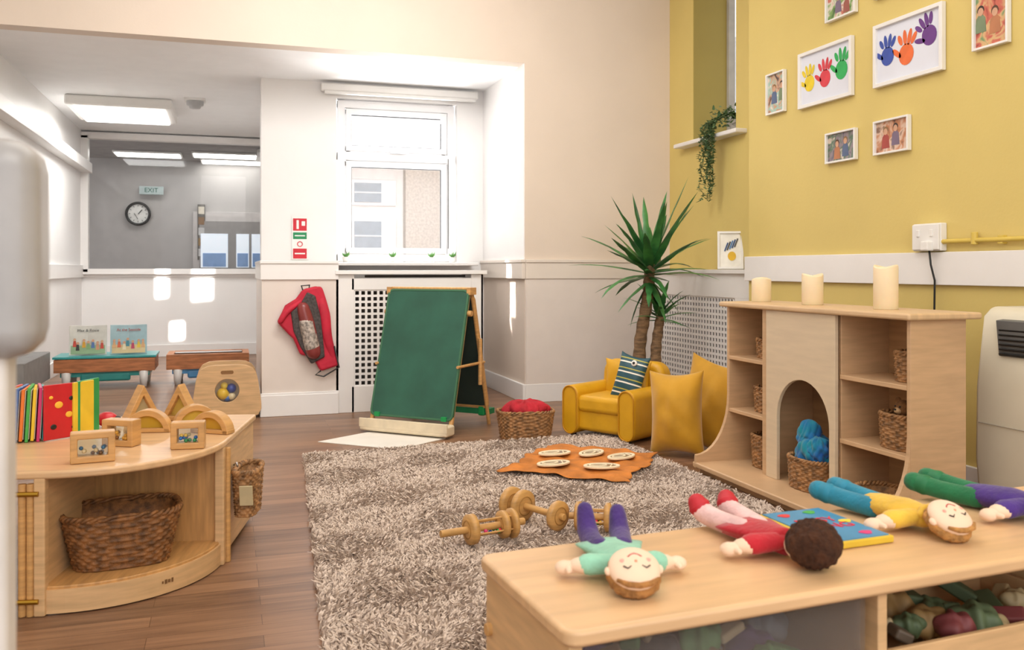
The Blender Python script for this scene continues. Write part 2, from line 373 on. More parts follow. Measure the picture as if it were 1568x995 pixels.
# far room
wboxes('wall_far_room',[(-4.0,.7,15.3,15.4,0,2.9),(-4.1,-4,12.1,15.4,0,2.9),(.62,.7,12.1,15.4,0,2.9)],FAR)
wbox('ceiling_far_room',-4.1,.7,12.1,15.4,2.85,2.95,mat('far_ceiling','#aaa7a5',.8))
LAMP=mat('lamp_diffuser','#fffdf8',.5,0,emit=4)
LAMP2=mat('lamp_diffuser_far','#fffdf8',.5,0,emit=6)
for x,y in((-1.15,14.4),(-.05,14.2),(.05,15.0)):
    g=G('ceiling_light_panel',(x,y,2.84)); g.box('tray',(0,0,-.01),(.95,.5,.03),WHITE); g.box('diffuser',(0,0,-.03),(.9,.45,.01),LAMP2)
g=G('wall_clock',(-1.37,15.27,1.98)); 
g.add('rim',m_lathe([(.15,0),(.19,.01),(.19,.04),(.155,.045),(.15,.02)],40),BLACK,rot=(R(90),0,0)); g.add('face',m_lathe([(0,.015),(.155,.015)],40),plain('#e8e8e4'),rot=(R(90),0,0))
g.box('hour_hand',(.03,-.03,.03),(.09,.004,.012),BLACK,rot=(0,R(-50),0)); g.box('minute_hand',(-.03,-.03,-.04),(.11,.004,.008),BLACK,rot=(0,R(60),0))
for k in range(12):
    a=k*math.pi/6; g.box('tick_%d'%k,(.125*math.sin(a),-.03,.125*math.cos(a)),(.008,.004,.025),BLACK,rot=(0,a,0),bevel=0)
g=G('exit_sign',(-1.17,15.2,2.35)); g.box('body',(0,0,0),(.36,.04,.13),plain('#b8c8c8')); text(g,'legend','EXIT',.1,plain('#2a6a5a'),(0,-.025,0),(R(90),0,0))
g=G('door_1',(.0,15.27,0)); g.box('architrave',(.1,0,.98),(1.3,.05,2.1),plain('#cac6c4')); g.box('leaf',(.1,-.03,.95),(1.1,.04,1.86),plain('#9a9795'))
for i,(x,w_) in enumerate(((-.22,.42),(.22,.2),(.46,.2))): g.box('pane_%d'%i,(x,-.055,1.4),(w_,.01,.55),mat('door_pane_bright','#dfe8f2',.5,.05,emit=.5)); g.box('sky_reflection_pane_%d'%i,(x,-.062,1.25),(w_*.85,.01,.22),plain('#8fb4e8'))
g=G('notice_rack',(-.42,15.25,1.7)); g.box('board',(0,0,0),(.12,.04,.9),plain('#6a6660'))
for i in range(5): g.box('leaflet_%d'%i,(0,-.03,.35-.17*i),(.09,.01,.12),plain(['#d8d0c0','#8a6a4a','#c8c8c8','#a08050','#d0d0d0'][i]),bevel=0)
# exterior
PEB=mat('pebbledash','#cfcac4',.9,.08,30,.3,bscale=60); EXW=mat('exterior_render','#e8e8e8',.9,.03)
g=G('neighbour_house',(0,14,0))
g.box('rendered_wall',(1.6,.3,1.35),(2.1,.6,2.9),EXW); g.box('pebbledash_wall',(3.6,.2,1.35),(1.9,.8,2.9),PEB); g.box('eaves',(2.5,0,2.82),(4.2,1.2,.05),WHITE)
for z,h in((2.3,.3),(1.62,.46)):
    g.box('window_frame',(1.95,-.02,z),(1.15,.06,h+.1),UPVC); 
    for x in(1.62,2.08,): g.box('window_pane',(x,-.06,z),(.42,.02,h),mat('window_pane_blue','#9aa6b2',.15)); g.box('pane_bar',(x,-.075,z),(.42,.01,.02),UPVC)
wbox('ground_outside',.7,8,8.5,20,-.12,-.02,plain('#b0aca6'))
# ---- recess window
g=G('window_3',(4.0,6.21,2.13)); g.add('frame',m_boxes([((0,0,.03),(.06,.68,.06)),((0,-.31,.75),(.06,.05,1.5)),((0,.31,.75),(.06,.05,1.5))]),plain('#b8b4ac'),bevel=.005)
g.add('glass',m_boxes([((.02,0,.75),(.005,.64,1.5))]),GL)
wbox('wall_neighbour_right',5.2,5.3,4,16,0,3.6,plain('#8a8d92'))
wboxes('window_3_sill',[(3.56,3.99,5.74,6.70,2.11,2.145)],TRIM,.01)
g=G('radiator_cover',(3.5,6.95,0),R(-90))
g.box('frame_top',(.78,0,.98),(1.56,.03,.18),TRIM); g.box('frame_bottom',(.78,0,.08),(1.56,.03,.16),TRIM); g.box('stile_left',(.04,0,.53),(.08,.028,1.06),TRIM); g.box('stile_right',(1.45,0,.53),(.26,.028,1.06),TRIM)
g.add('lattice',lattice(.08,1.33,.16,.89,.042,.019),TRIM); g.box('top_board',(.78,.06,1.082),(1.6,.2,.03),TRIM); g.box('back',(.78,.1,.5),(1.5,.01,.95),mat('cover_inside2','#6a6258',.9))

# ---------------------------------------------------------------- lamps in alcove
g=G('ceiling_light_fixture',(-1.03,10.0,2.74)); g.box('housing',(0,0,0.01),(.98,1.0,.10),WHITE,bevel=.02); g.box('diffuser',(0,0,-.05),(.84,.86,.03),LAMP,bevel=.012)
g=G('smoke_detector',(-.32,9.44,2.8)); g.add('body',m_lathe([(0,-.09),(.05,-.09),(.06,-.07),(.08,-.06),(.085,0)],28),plain('#b4b4b4')); g.box('mount',(0,0,-.01),(.2,.2,.02),WHITE)

# ---------------------------------------------------------------- rug
def rug():
    FL,FR,NR,NL=[Vector(p) for p in((.42,5.33),(2.36,5.38),(2.36,2.1),(.23,2.1))]
    V=[];F=[]; rr=random.Random(3)
    nu,nv=112,172
    for i in range(nu):
        for j in range(nv):
            u=(i+rr.random())/nu; v=(j+rr.random())/nv
            p=(NL*(1-u)+NR*u)*(1-v)+(FL*(1-u)+FR*u)*v
            ba=1.2*math.sin(p.x*9+p.y*4)+1.5*math.sin(p.y*11-p.x*5)+rr.uniform(-1.6,1.6); bl=rr.uniform(.010,.024)
            for k in range(5):
                a=ba+rr.uniform(-1.1,1.1); ln=bl*rr.uniform(.6,1.2); w=rr.uniform(.003,.0048); h=rr.uniform(.024,.032)
                dx,dy=math.cos(a),math.sin(a); q=rr.uniform(0,6.28); sx,sy=math.cos(q)*w,math.sin(q)*w
                x=p.x+rr.uniform(-.009,.009); y=p.y+rr.uniform(-.009,.009); o=len(V)
                V+=[(x-sx,y-sy,.006),(x+sx,y+sy,.006),(x+dx*ln*.35-sx,y+dy*ln*.35-sy,h*.8),(x+dx*ln*.35+sx,y+dy*ln*.35+sy,h*.8),(x+dx*ln-sx*.5,y+dy*ln-sy*.5,h),(x+dx*ln+sx*.5,y+dy*ln+sy*.5,h*.97)]
                F+=[(o,o+1,o+3,o+2),(o+2,o+3,o+5,o+4)]
    me=bpy.data.meshes.new('pile'); me.from_pydata(V,[],F); me.update()
    g=G('shag_rug')
    m=mat('rug_pile','#e2d0c1',.9,.2,40,h2='#c3af9f',sheen=.15); g.add('pile',me,m)
    g.add('backing',m_prism([tuple(FL),tuple(FR),tuple(NR),tuple(NL)],.012),mat('rug_backing','#a08c7c',.9,.1),(0,0,.006))
rug()

# ---------------------------------------------------------------- white paper sheet & easel
single('paper_sheet',m_prism([(.541,5.753),(.988,5.36),(1.342,5.62),(1.05,6.09)],.004),mat('paper','#ece6dc',.7,.02),(0,0,.003))
ang=math.atan2(-.681,.732)
g=G('chalkboard_easel',(.91,6.07,.0),ang)
Wd=.64; Ht=.965
GRN=mat('chalkboard_green','#285a48',.6,.12,4,0,detail=8)
tilt=math.atan2(.27,Ht)
for s in(0,1):
    for x in(.012,Wd-.012):
        if s: g.cyl('leg',(x,.58,.0),(x,.31,Ht),.013,OAK)
        else: g.box('leg',(x,.14,Ht/2),(.026,.022,Ht),OAK,rot=(-tilt,0,0))
def rrect(w,h,r,n=6):
    P=[]
    for cx,cy,a0 in((w/2-r,h/2-r,0),(-w/2+r,h/2-r,90),(-w/2+r,-h/2+r,180),(w/2-r,-h/2+r,270)):
        for k in range(n+1): a=R(a0+90*k/n); P.append((cx+r*math.cos(a),cy+r*math.sin(a)))
    return P
g.add('board_front',m_prism(rrect(.625,.87,.03),.014,'XZ'),GRN,(Wd/2,.142,.53),(-tilt,0,0),bevel=.002)
g.add('board_front_frame',m_ring(rrect(.645,.89,.04),rrect(.618,.863,.03),.024,'XZ'),mat('green_edge','#3a6a4c',.5),(Wd/2,.144,.53),(-tilt,0,0),bevel=.003)
g.add('board_back',m_boxes([((0,0,0),(.60,.012,.80))]),mat('board_dark','#2b3a34',.5),(Wd/2,.44,.52),(tilt,0,0),bevel=.004)
g.add('board_back_frame',m_ring(rrect(.64,.84,.04),rrect(.60,.80,.03),.02,'XZ'),OAK,(Wd/2,.445,.52),(tilt,0,0),bevel=.003)
g.box('tray_front',(Wd/2,-.03,.05),(.68,.11,.07),plain('#e6d6b8',.4),bevel=.015); g.box('tray_lip',(Wd/2,-.08,.07),(.68,.012,.06),plain('#e6d6b8',.4))
g.box('tray_back',(Wd/2,.60,.09),(.64,.09,.04),plain('#1f7a4a'))
GC=plain('#17924e',.4)
for x in(.06,.58):
    g.box('clip_%d'%int(x*100),(x,.015,.115),(.04,.02,.03),GC); g.box('foot_clip_%d'%int(x*100),(x,.57,.12),(.05,.05,.12),GC,bevel=.01)
for x in(0,Wd):
    g.cyl('brace',(x,.09,.45),(x,.48,.45),.010,OAK); g.cyl('knob',(x-.02,.24,.80),(x+.03,.24,.80),.02,OAK)
    g.box('hinge',(x,.29,.95),(.03,.09,.05),OAK)
    g.cyl('side_rack',(x+.01,.40,.30),(x+.01,.40,.62),.014,OAK)
g.cyl('top_rail',(0,.29,.965),(Wd,.29,.965),.012,OAK)

# ---------------------------------------------------------------- fire extinguisher + bag on pier
g=G('fire_extinguisher_bag',(.56,6.85,.64))
RED=mat('red_fabric','#c4203a',.7,.1,10,.3,bscale=30)
P=[(-.20,.10),(-.16,.19),(-.08,.24),(-.03,.31),(.08,.335),(.13,.25),(.16,.1),(.17,-.02),(.22,-.2),(.235,-.27),(.10,-.31),(.04,-.2),(-.05,-.18),(-.10,-.06),(-.14,-.02),(-.22,.07)]
g.add('bag_cloth',m_prism(P,.05,'XZ'),RED,(0,-.03,0),bevel=.02)
g.add('bag_fold',m_limb([(.09,-.02,.30),(.13,-.05,.12),(.15,-.05,-.05),(.20,-.03,-.24)],[.03,.04,.035,.03],12,.7),RED)
g.add('bag_fold_2',m_limb([(-.05,-.03,.22),(-.15,-.05,.14),(-.19,-.05,.08)],[.03,.035,.03],12,.7),RED)
P2=[(-.12,.14),(-.05,.20),(.0,.29),(.06,.26),(.10,.1),(.13,-.2),(.03,-.25),(-.05,-.12),(-.10,.0)]
g.add('mesh_pocket',m_prism(P2,.03,'XZ'),mat('dark_mesh','#4a4240',.7,.3,60),(0,-.055,0),bevel=.012)
g.add('cylinder',m_limb([(-.03,0,.17),(.0,0,.05),(.045,0,-.16)],[.045,.055,.055],18),mat('extinguisher_red','#8a3a38',.3),(0,-.065,0))
g.add('label',m_limb([(-.006,0,.06),(.035,0,-.12)],[.0565,.0565],18),mat('label','#b0a49a',.5,.4,50),(0,-.067,0))
g.add('strap',m_tube([(.10,-.07,-.30),(.06,-.07,-.33),(.12,-.07,-.345),(.235,-.06,-.28),(.2,-.06,-.12)],.006),BLACK)
g.add('hanger_loop',m_tube([(-.02,-.05,.27),(-.04,-.02,.335),(.02,-.02,.34),(.01,-.05,.28)],.006),BLACK)
g=G('fire_action_sign',(.61,8.18,1.38)); g.box('board',(0,0,0),(.14,.006,.39),WHITE,bevel=0)
g.box('red_top',(0,-.004,.12),(.12,.004,.11),plain('#cc2233')); g.box('green',(0,-.004,.02),(.12,.004,.06),plain('#1f8a55')); g.box('red_low',(0,-.004,-.14),(.12,.004,.09),plain('#cc2233'))
g.box('picto',(-.02,-.007,.12),(.02,.002,.08),WHITE,bevel=0); g.box('picto2',(.03,-.007,.13),(.03,.002,.04),WHITE,bevel=0); g.box('line',(.0,-.007,.02),(.09,.002,.01),WHITE,bevel=0); g.box('line2',(.0,-.007,-.14),(.09,.002,.012),WHITE,bevel=0)
g.add('no_symbol',m_ring([(.025*math.cos(R(a)),.025*math.sin(R(a))) for a in range(0,360,15)],[(.018*math.cos(R(a)),.018*math.sin(R(a))) for a in range(0,360,15)],.003,'XZ'),plain('#cc2233'),(0,-.005,-.055))

# ---------------------------------------------------------------- armchair
LEA=mat('yellow_leatherette','#d8a21c',.42,.06,5,.15,bscale=30)
az=math.atan2(-.857,.515)
g=G('child_armchair',(2.10,5.50,0),az); g.e.scale=(1.03,1.03,1.03)
W=.54;D=.47
g.box('base',(W/2,D/2+.01,.12),(W-.1,D-.06,.16),LEA,bevel=.03)
g.box('seat_cushion',(W/2,D/2-.03,.215),(W-.2,D-.1,.11),LEA,bevel=.035)
for x in(.055,W-.055):
    g.add('arm',m_prism(rrect(.12,.31,.058,8),D-.05,'XZ'),LEA,(x,D/2-.01,.172),bevel=.014)
    g.add('arm_piping',m_tube([(a,0,b) for a,b in rrect(.108,.30,.052,8)],.005,6,True),mat('yellow_piping','#c48a10',.4),(x,.012,.172))
pb=[(-.23,0),(.23,0)]+[(.235-.09*(1-math.cos(R(t))),.29+.09*math.sin(R(t))) for t in range(0,91,15)]+[(-.235+.09*(1-math.cos(R(t))),.29+.09*math.sin(R(t))) for t in range(90,-1,-15)]
g.add('backrest',m_prism(pb,.14,'XZ'),LEA,(W/2,D-.045,.09),(R(-7),0,0),bevel=.045)
g.add('back_cushion',m_pillow(.36,.28,.10),LEA,(W/2,D-.125,.34),(R(83),0,0))
for x in(.06,W-.06):
    for y in(.05,D-.05): g.cyl('foot',(x,y,0),(x,y,.04),.018,BLACK)
STR=stripe_mat('teal_white_stripe',('#234c58','#ece8dc','#b8b048'),4.6,'Y')
g=G('striped_cushion',(2.50,5.30,.385),0,rot=(R(74),R(10),R(-50)))
g.add('cover',m_pillow(.21,.33,.11),STR)
g.add('tail',m_ell(.045,.04,.015),plain('#f0ece4'),(-.03,-.15,0)); g.add('eye_white',m_ell(.02,.02,.008),WHITE,(.02,.1,.046)); g.add('eye',m_ell(.009,.009,.008),BLACK,(.02,.1,.053))
VEL=mat('mustard_velvet','#c4900f',.7,.10,5,.12,sheen=.35)
g=G('mustard_cushion',(2.51,4.68,.255),0,rot=(R(82),0,R(-45))); g.add('cover',m_pillow(.33,.50,.24,28,.010),VEL,rot=(0,0,R(3)))
g=G('mustard_cushion',(2.80,4.76,.27),0,rot=(R(80),0,R(-55))); g.add('cover',m_pillow(.44,.56,.18,28,.010),VEL,rot=(0,0,R(-12)))

# ---------------------------------------------------------------- red cloth basket
g=G('wicker_basket',(1.86,5.54,0),R(-8)); g.add('weave',m_wicker(.185,.12,.17,1.15,.6),WICK); g.add('red_cloth',m_crumple(.155,.10,.065,.16,9,2,.3),mat('crimson_cloth','#b5202e',.85,.15,10,.3),(0,0,.175))

# ---------------------------------------------------------------- yucca
def leaf_mesh(leaves,seg=7):
    V=[];F=[]
    for base,az,el,ln,w,droop in leaves:
        p=Vector(base); e=el
        for i in range(seg+1):
            t=i/seg
            wd=w*(.45+.55*math.sin(math.pi*min(1,t*1.25+.15)) if t<.6 else 1)*(1 if t<.5 else (1-(t-.5)/.5)**.8)
            side=Vector((-math.sin(az),math.cos(az),0)); dirv=Vector((math.cos(az)*math.cos(e),math.sin(az)*math.cos(e),math.sin(e)))
            up=side.cross(dirv)
            wd=max(wd,.0008)
            o=len(V)
            V+=[p+side*wd/2+up*.18*wd,p,p-side*wd/2+up*.18*wd]
            if i: F+=[(o-3,o-2,o+1,o),(o-2,o-1,o+2,o+1)]
            p=p+dirv*ln/seg; e-=droop/seg*(.4+1.2*t)
    me=bpy.data.meshes.new('leaves'); me.from_pydata([tuple(x) for x in V],[],F); me.update(); me.polygons.foreach_set('use_smooth',[True]*len(me.polygons)); return me
LEAF=mat('yucca_leaf','#4c8c48',.36,.25,8,h2='#275a30')
BARK=mat('yucca_bark','#9a7a58',.9,.3,14,.8,stretch=(1,1,4),h2='#6a543e')
g=G('yucca_plant',(2.96,5.97,0))
g.add('pot',m_lathe([(0,0),(.12,0),(.16,.28),(.165,.3),(.145,.3),(.14,.26),(0,.26)],32),plain('#7a6a5c'))
def trunk(p,r): 
    P,Q=smoothpts(p,r,10); Q=[q*(1+.08*math.sin(i*1.9)) for i,q in enumerate(Q)]; return m_tube(P,Q,14)
g.add('trunk_tall',trunk([(-.06,.02,.2),(-.05,.02,.55),(0,0,.88),(.01,-.02,1.14)],[.05,.045,.042,.038]),BARK)
g.add('trunk_short',trunk([(.06,-.02,.2),(.06,-.02,.5),(.09,-.03,.75)],[.045,.04,.032]),BARK)
L=[];rr=random.Random(23)
for k in range(40):
    t=k/40; a=k*2.39996+rr.uniform(-.45,.45); el=R(-10+88*t+rr.uniform(-14,14)); L.append(((0.01+.02*math.cos(a),-.02+.02*math.sin(a),1.04+.16*t),a,el,rr.uniform(.42,.64),rr.uniform(.055,.078),rr.uniform(.05,1.1)*(1.15-t)))
for k in range(9):
    a=k*2.4; L.append(((.01+.01*math.cos(a),-.02,1.02),a,R(rr.uniform(-65,-25)),rr.uniform(.28,.42),.055,.5))
for k in range(18):
    t=k/18; a=k*2.4; L.append(((.09,-.03,.72+.08*t),a,R(-5+80*t),rr.uniform(.2,.32),.045,.6))
# keep the foliage clear of the back and recess walls
L=[l for l in L if not (math.cos(l[1])*l[3]*math.cos(l[2])>.52)]
g.add('leaves',leaf_mesh(L),LEAF)

# ---------------------------------------------------------------- trailing plant on sill
g=G('trailing_ivy_plant',(3.72,5.98,2.146)); g.add('pot',m_lathe([(0,0),(.045,0),(.06,.1),(.052,.1),(.05,.08),(0,.08)],24),plain('#b9b2a8'))
rr=random.Random(5); stems=[];lv=[]
for k in range(17):
    a=R(140+rr.uniform(0,90)); drop=rr.uniform(.15,.60) if k<13 else 0
    pts=[Vector((0,0,.09)),Vector((.06*math.cos(a),.06*math.sin(a),.15)),Vector((-.17+rr.uniform(-.02,.03),rr.uniform(-.02,.17),.09))]
    z=.09
    while z>.09-drop: z-=.05; pts.append(Vector((-.19+rr.uniform(-.025,.02),pts[-1].y+rr.uniform(-.012,.016),z)))
    P,Q=smoothpts(pts,[.0018]*len(pts),4); stems.append((P,Q))
    for i,p in enumerate(P[2:]):
        for s in range(2): lv.append((p,rr.uniform(0,6.28),R(rr.uniform(-40,30)),rr.uniform(.022,.035),rr.uniform(.014,.022),.4))
for k in range(150):
    a=rr.uniform(0,6.28); lv.append((Vector((rr.uniform(-.14,.06),rr.uniform(-.08,.2),rr.uniform(.06,.2))),a,R(rr.uniform(-20,60)),rr.uniform(.03,.045),.022,.4))
g.add('stems',m_tubes(stems,5),plain('#5c6b3a')); g.add('leaves',leaf_mesh(lv,4),mat('ivy_leaf','#728f62',.6,.3,20,h2='#4a6a46'))

# ---------------------------------------------------------------- picture on cover
g=G('picture_frame',(3.57,5.82,1.10),0,rot=(R(-12),0,R(-30)))
g.add('frame',m_ring([(-.095,0),(.095,0),(.095,.29),(-.095,.29)],[(-.078,.017),(.078,.017),(.078,.273),(-.078,.273)],.02,'XZ'),WHITE,bevel=.002)
g.box('print',(0,.005,.145),(.16,.006,.26),plain('#f2efe6'),bevel=0)
g.add('yellow_sun',m_prism([(.03*math.cos(R(a)),.035*math.sin(R(a))) for a in range(0,360,20)],.002,'XZ'),plain('#e2b52a'),(.01,-.001,.10))
for i in range(5): g.box('stripe_%d'%i,(-.03+.018*i,-.001,.17+.008*i),(.01,.002,.07),plain(['#2a4a7a','#3a3a3a','#4a7ab0','#2a4a7a','#555555'][i]),rot=(0,R(20),0),bevel=0)

# ---------------------------------------------------------------- wall pictures (right wall)
def hand_print(g,name,y,z,s,m,tilt=0,flip=1):
    V=[];F=[]
    def ell(cx,cz,rx,rz,a):
        o=len(V)
        for k in range(18):
            t=2*math.pi*k/18; x=rx*math.cos(t); w=rz*math.sin(t)
            xx=cx+x*math.cos(a)-w*math.sin(a); zz=cz+x*math.sin(a)+w*math.cos(a)
            x2=(xx*math.cos(tilt)-zz*math.sin(tilt))*flip; z2=xx*math.sin(tilt)+zz*math.cos(tilt); V.append((0,x2*s,z2*s))
        F.append(tuple(range(o,o+18)))
    ell(0,-.03,.36,.38,0)
    for i,(a,l) in enumerate(((30,.42),(11,.52),(-9,.5),(-30,.38))):
        a=R(a); cx=-math.sin(a)*.66; cz=math.cos(a)*.57; ell(cx,cz,.095,l*.55,a)
    ell(.47,.06,.10,.27,R(-55))
    g.add(name,mesh('hand',V,F),m,(-.0135,y,z))
def frame(name,y0,y1,z0,z1,pm,fw=.022):
    g=G(name,(3.418,(y0+y1)/2,(z0+z1)/2)); w=(y1-y0)/2;h=(z1-z0)/2
    g.add('frame',m_ring([(-w,-h),(w,-h),(w,h),(-w,h)],[(-w+fw,-h+fw),(w-fw,-h+fw),(w-fw,h-fw),(-w+fw,h-fw)],.028,'YZ'),WHITE,(-.014,0,0),bevel=.003)
    g.add('print',m_boxes([((0,0,0),(.008,2*w-.02,2*h-.02))]),pm,(-.008,0,0)); return g
PAPER=mat('art_paper','#e0e3ee',.6,.01)
g=frame('handprint_picture',4.25,4.75,2.096,2.44,PAPER)
hand_print(g,'hand_yellow',.15,-.02,.135,plain('#e8cc2c'),R(-8)); hand_print(g,'hand_red',0,-.02,.14,plain('#d8404c'),R(0)); hand_print(g,'hand_green',-.15,.0,.15,plain('#2fae5a'),R(4))
g=frame('handprint_picture',3.57,4.07,2.096,2.44,PAPER)
hand_print(g,'hand_blue',.15,-.01,.135,plain('#3b52a8'),R(0)); hand_print(g,'hand_orange',.01,-.03,.15,plain('#e8703a'),R(4)); hand_print(g,'hand_purple',-.15,.03,.14,plain('#6a3a86'),R(-25))
PH=[('#4a3a38','#c89a7a','#a0c0b0','#e8d0c0'),('#3a5a38','#7aa05a','#d8d0c0','#c07060'),('#3a4050','#8a7a80','#506a50','#d0c0b0'),('#6a4a3a','#c08058','#d8b8a0','#8a6a58'),('#8a3a30','#c86a5a','#d8b080','#7a9a6a'),('#504a40','#a09078','#809070','#d8c8a0')]
for i,(a,b,c,d) in enumerate(((4.90,5.10,2.115,2.385),(4.22,4.486,2.565,2.745),(4.22,4.486,1.725,1.907),(3.805,4.07,1.725,1.913),(3.18,3.385,2.14,2.42),(3.83,4.07,2.585,2.76))):
    g=frame('photo_frame',a,b,c,d,photo_mat('photo_print_%d'%i,PH[i],14),.012)
    sc=min(b-a,d-c)
    for k in(-1,1):
        y=k*sc*.2+(.01*i-.02); dz=sc*.05*((i+k)%3)
        g.add('child_top_%d'%(k+1),m_prism([(-sc*.16,-sc*.38),(sc*.16,-sc*.38),(sc*.13,-.05*sc),(sc*.05,.03*sc),(-sc*.05,.03*sc),(-sc*.13,-.05*sc)],.001,'YZ'),plain(['#9a5a4e','#5a6a8a','#7a6a80','#b87a54','#a84a42','#7a8a6a'][(i+k)%6]),(-.0126,y,dz))
        g.add('child_hair_%d'%(k+1),m_prism([(sc*.10*math.cos(R(t)),sc*.12*math.sin(R(t))) for t in range(-20,201,15)],.001,'YZ'),plain(['#5a3a26','#8a6a42','#3a2a20'][(i+k)%3]),(-.0127,y,sc*.13+dz))
        g.add('child_head_%d'%(k+1),m_prism([(sc*.08*math.cos(R(t)),sc*.095*math.sin(R(t))) for t in range(0,360,24)],.001,'YZ'),plain('#d0a284'),(-.0132,y,sc*.10+dz))
g=G('wall_socket',(3.42,3.66,1.262)); g.box('back_box',(-.02,0,0),(.04,.19,.14),WHITE,bevel=.006); g.box('plate',(-.045,0,0),(.012,.18,.13),WHITE,bevel=.005)
g.box('rocker_1',(-.053,.045,.02),(.01,.02,.035),WHITE); g.box('rocker_2',(-.053,-.045,.02),(.01,.02,.035),WHITE); g.box('plug',(-.065,-.03,-.045),(.045,.05,.05),WHITE,bevel=.008)
g.add('cable',m_tube([(-.06,-.04,-.07),(-.055,-.045,-.14),(-.035,-.05,-.22),(-.04,-.05,-.5),(-.03,-.05,-1.2)],.005),BLACK)
g=G('yellow_pipe',(3.395,3.57,1.237)); YP=mat('pipe_yellow','#d8bc56',.4,.05); g.cyl('pipe',(-.0,0,0),(0,-3.0,0),.012,YP); g.cyl('collar',(0,-.2,-.02),(0,-.2,.04),.016,YP); g.box('bracket',(.01,-.35,0),(.03,.03,.04),YP)

# ---------------------------------------------------------------- play fireplace shelf unit
g=G('toy_fireplace_unit',(2.60,0,0))
g.box('mantel_top',(.145,3.58,.91),(.37,1.43,.028),mat('maple_top','#d8b68c',.4,.06,5,.02,stretch=(8,1,1)),bevel=.01)
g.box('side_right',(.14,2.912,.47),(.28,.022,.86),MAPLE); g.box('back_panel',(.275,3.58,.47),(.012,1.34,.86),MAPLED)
pl=[(.0,.90),(.0,.42)]+[(-.20*(1-math.cos(R(t))),.42-.32*math.sin(R(t))) for t in range(10,91,10)]+[(-.205,.03),(.28,.03),(.28,.90)]
g.add('side_left',m_prism(pl,.022,'XZ'),MAPLE,(0,4.265,0),bevel=.003)
g.add('side_right_flare',m_prism([(0,.42)]+[(-.20*(1-math.cos(R(t))),.42-.32*math.sin(R(t))) for t in range(10,91,10)]+[(-.205,.03),(0,.03)],.022,'XZ'),MAPLE,(0,2.912,0),bevel=.003)
g.box('hearth_base',(.035,3.58,.045),(.48,1.42,.03),MAPLE,bevel=.008); g.box('plinth',(.045,3.58,.015),(.44,1.36,.03),MAPLED)
for y in(3.90,3.345): g.box('divider',(.14,y,.475),(.26,.022,.85),MAPLE)
g.box('post_l',(.0,3.895,.475),(.024,.05,.85),MAPLE)
ac,aw,az0=3.58,.20,.375
arch=[(3.338,.06),(3.38,.06)]+[(ac-aw*math.cos(R(t)),az0+.20*math.sin(R(t))) for t in range(0,181,10)]+[(3.78,.06),(3.872,.06),(3.872,.895),(3.338,.895)]
g.add('chimney_panel',m_prism(arch,.02,'YZ'),mat('maple_pale','#dac5a6',.45,.03,5,stretch=(1,1,8)),(-.012,0,0),bevel=.003)
for y0,y1 in((2.923,3.334),(3.911,4.254)):
    for z in(.62,.335): g.box('shelf',(.13,(y0+y1)/2,z),(.26,y1-y0,.02),MAPLE)
for y in(3.05,3.2): g.box('peg_hole_%d'%int(y*100),(.268,y,.86),(.004,.012,.012),BLACK)
def minibasket(y,z,a,b,h,m=WICK,x=2.72,name='wicker_basket'):
    g=G(name,(x,y,z)); g.add('weave',m_wicker(a,b,h,1.08,.8,.010,.022),m); return g
minibasket(4.05,.631,.055,.075,.095); minibasket(4.05,.346,.065,.09,.125); minibasket(4.03,.062,.09,.11,.16)
minibasket(3.02,.631,.06,.07,.12); minibasket(3.06,.346,.085,.11,.14); minibasket(3.12,.062,.10,.12,.10,x=2.66)
gb=minibasket(3.58,.062,.11,.135,.14,x=2.66); BLU=mat('blue_chiffon','#1a5cae',.95,.3,7,.2,h2='#128a96',sheen=.3)
gb.add('blue_cloth',m_crumple(.08,.105,.09,.18,7,4,.5),BLU,(0,.0,.16)); gb.add('blue_cloth_fold',m_crumple(.05,.06,.09,.2,6,8,.5),BLU,(-.01,.035,.23)); gb.add('blue_cloth_drape',m_crumple(.045,.055,.06,.2,6,11,.4),BLU,(-.03,-.06,.19))
g=G('soft_toy_bear',(2.70,3.05,.43)); BR=mat('brown_plush','#8a6038',.95,.2,40,.5)
g.add('body',m_ell(.05,.05,.06),BR); g.add('head',m_ell(.036,.038,.036),BR,(0,0,.085)); g.add('ear_l',m_ell(.01,.015,.015),BR,(0,.033,.115)); g.add('ear_r',m_ell(.01,.015,.015),BR,(0,-.033,.115)); g.add('muzzle',m_ell(.016,.018,.014),plain('#c8a478'),(-.03,0,.078))
g.add('arm_l',m_limb([(0,.04,.03),(-.03,.07,-.01)],[.016,.014]),BR); g.add('arm_r',m_limb([(0,-.04,.03),(-.03,-.06,-.01)],[.016,.014]),BR); g.add('nose',m_ell(.005,.006,.004),BLACK,(-.046,0,.084)); g.add('eye_l',m_ell(.004,.004,.004),BLACK,(-.033,.013,.096)); g.add('eye_r',m_ell(.004,.004,.004),BLACK,(-.033,-.013,.096))
WAX=mat('candle_wax','#f2e0bc',.5,.03); WAX.node_tree.nodes['Principled BSDF'].inputs['Subsurface Weight'].default_value=.25
for y,h in((4.165,.127),(3.724,.15),(3.211,.19)):
    me=m_lathe([(0,0),(.049,0),(.0515,.003),(.0515,h-.008),(.049,h),(.043,h-.002),(.038,h-.012),(0,h-.014)],36)
    for v in me.vertices:
        if v.co.z>h*.8: v.co.z+=.006*math.sin(2*math.atan2(v.co.y,v.co.x)+y*9)
    g=G('pillar_candle',(2.745,y,.924)); g.add('wax',me,WAX); g.cyl('wick',(0,0,h-.015),(.002,0,h-.004),.0015,BLACK)

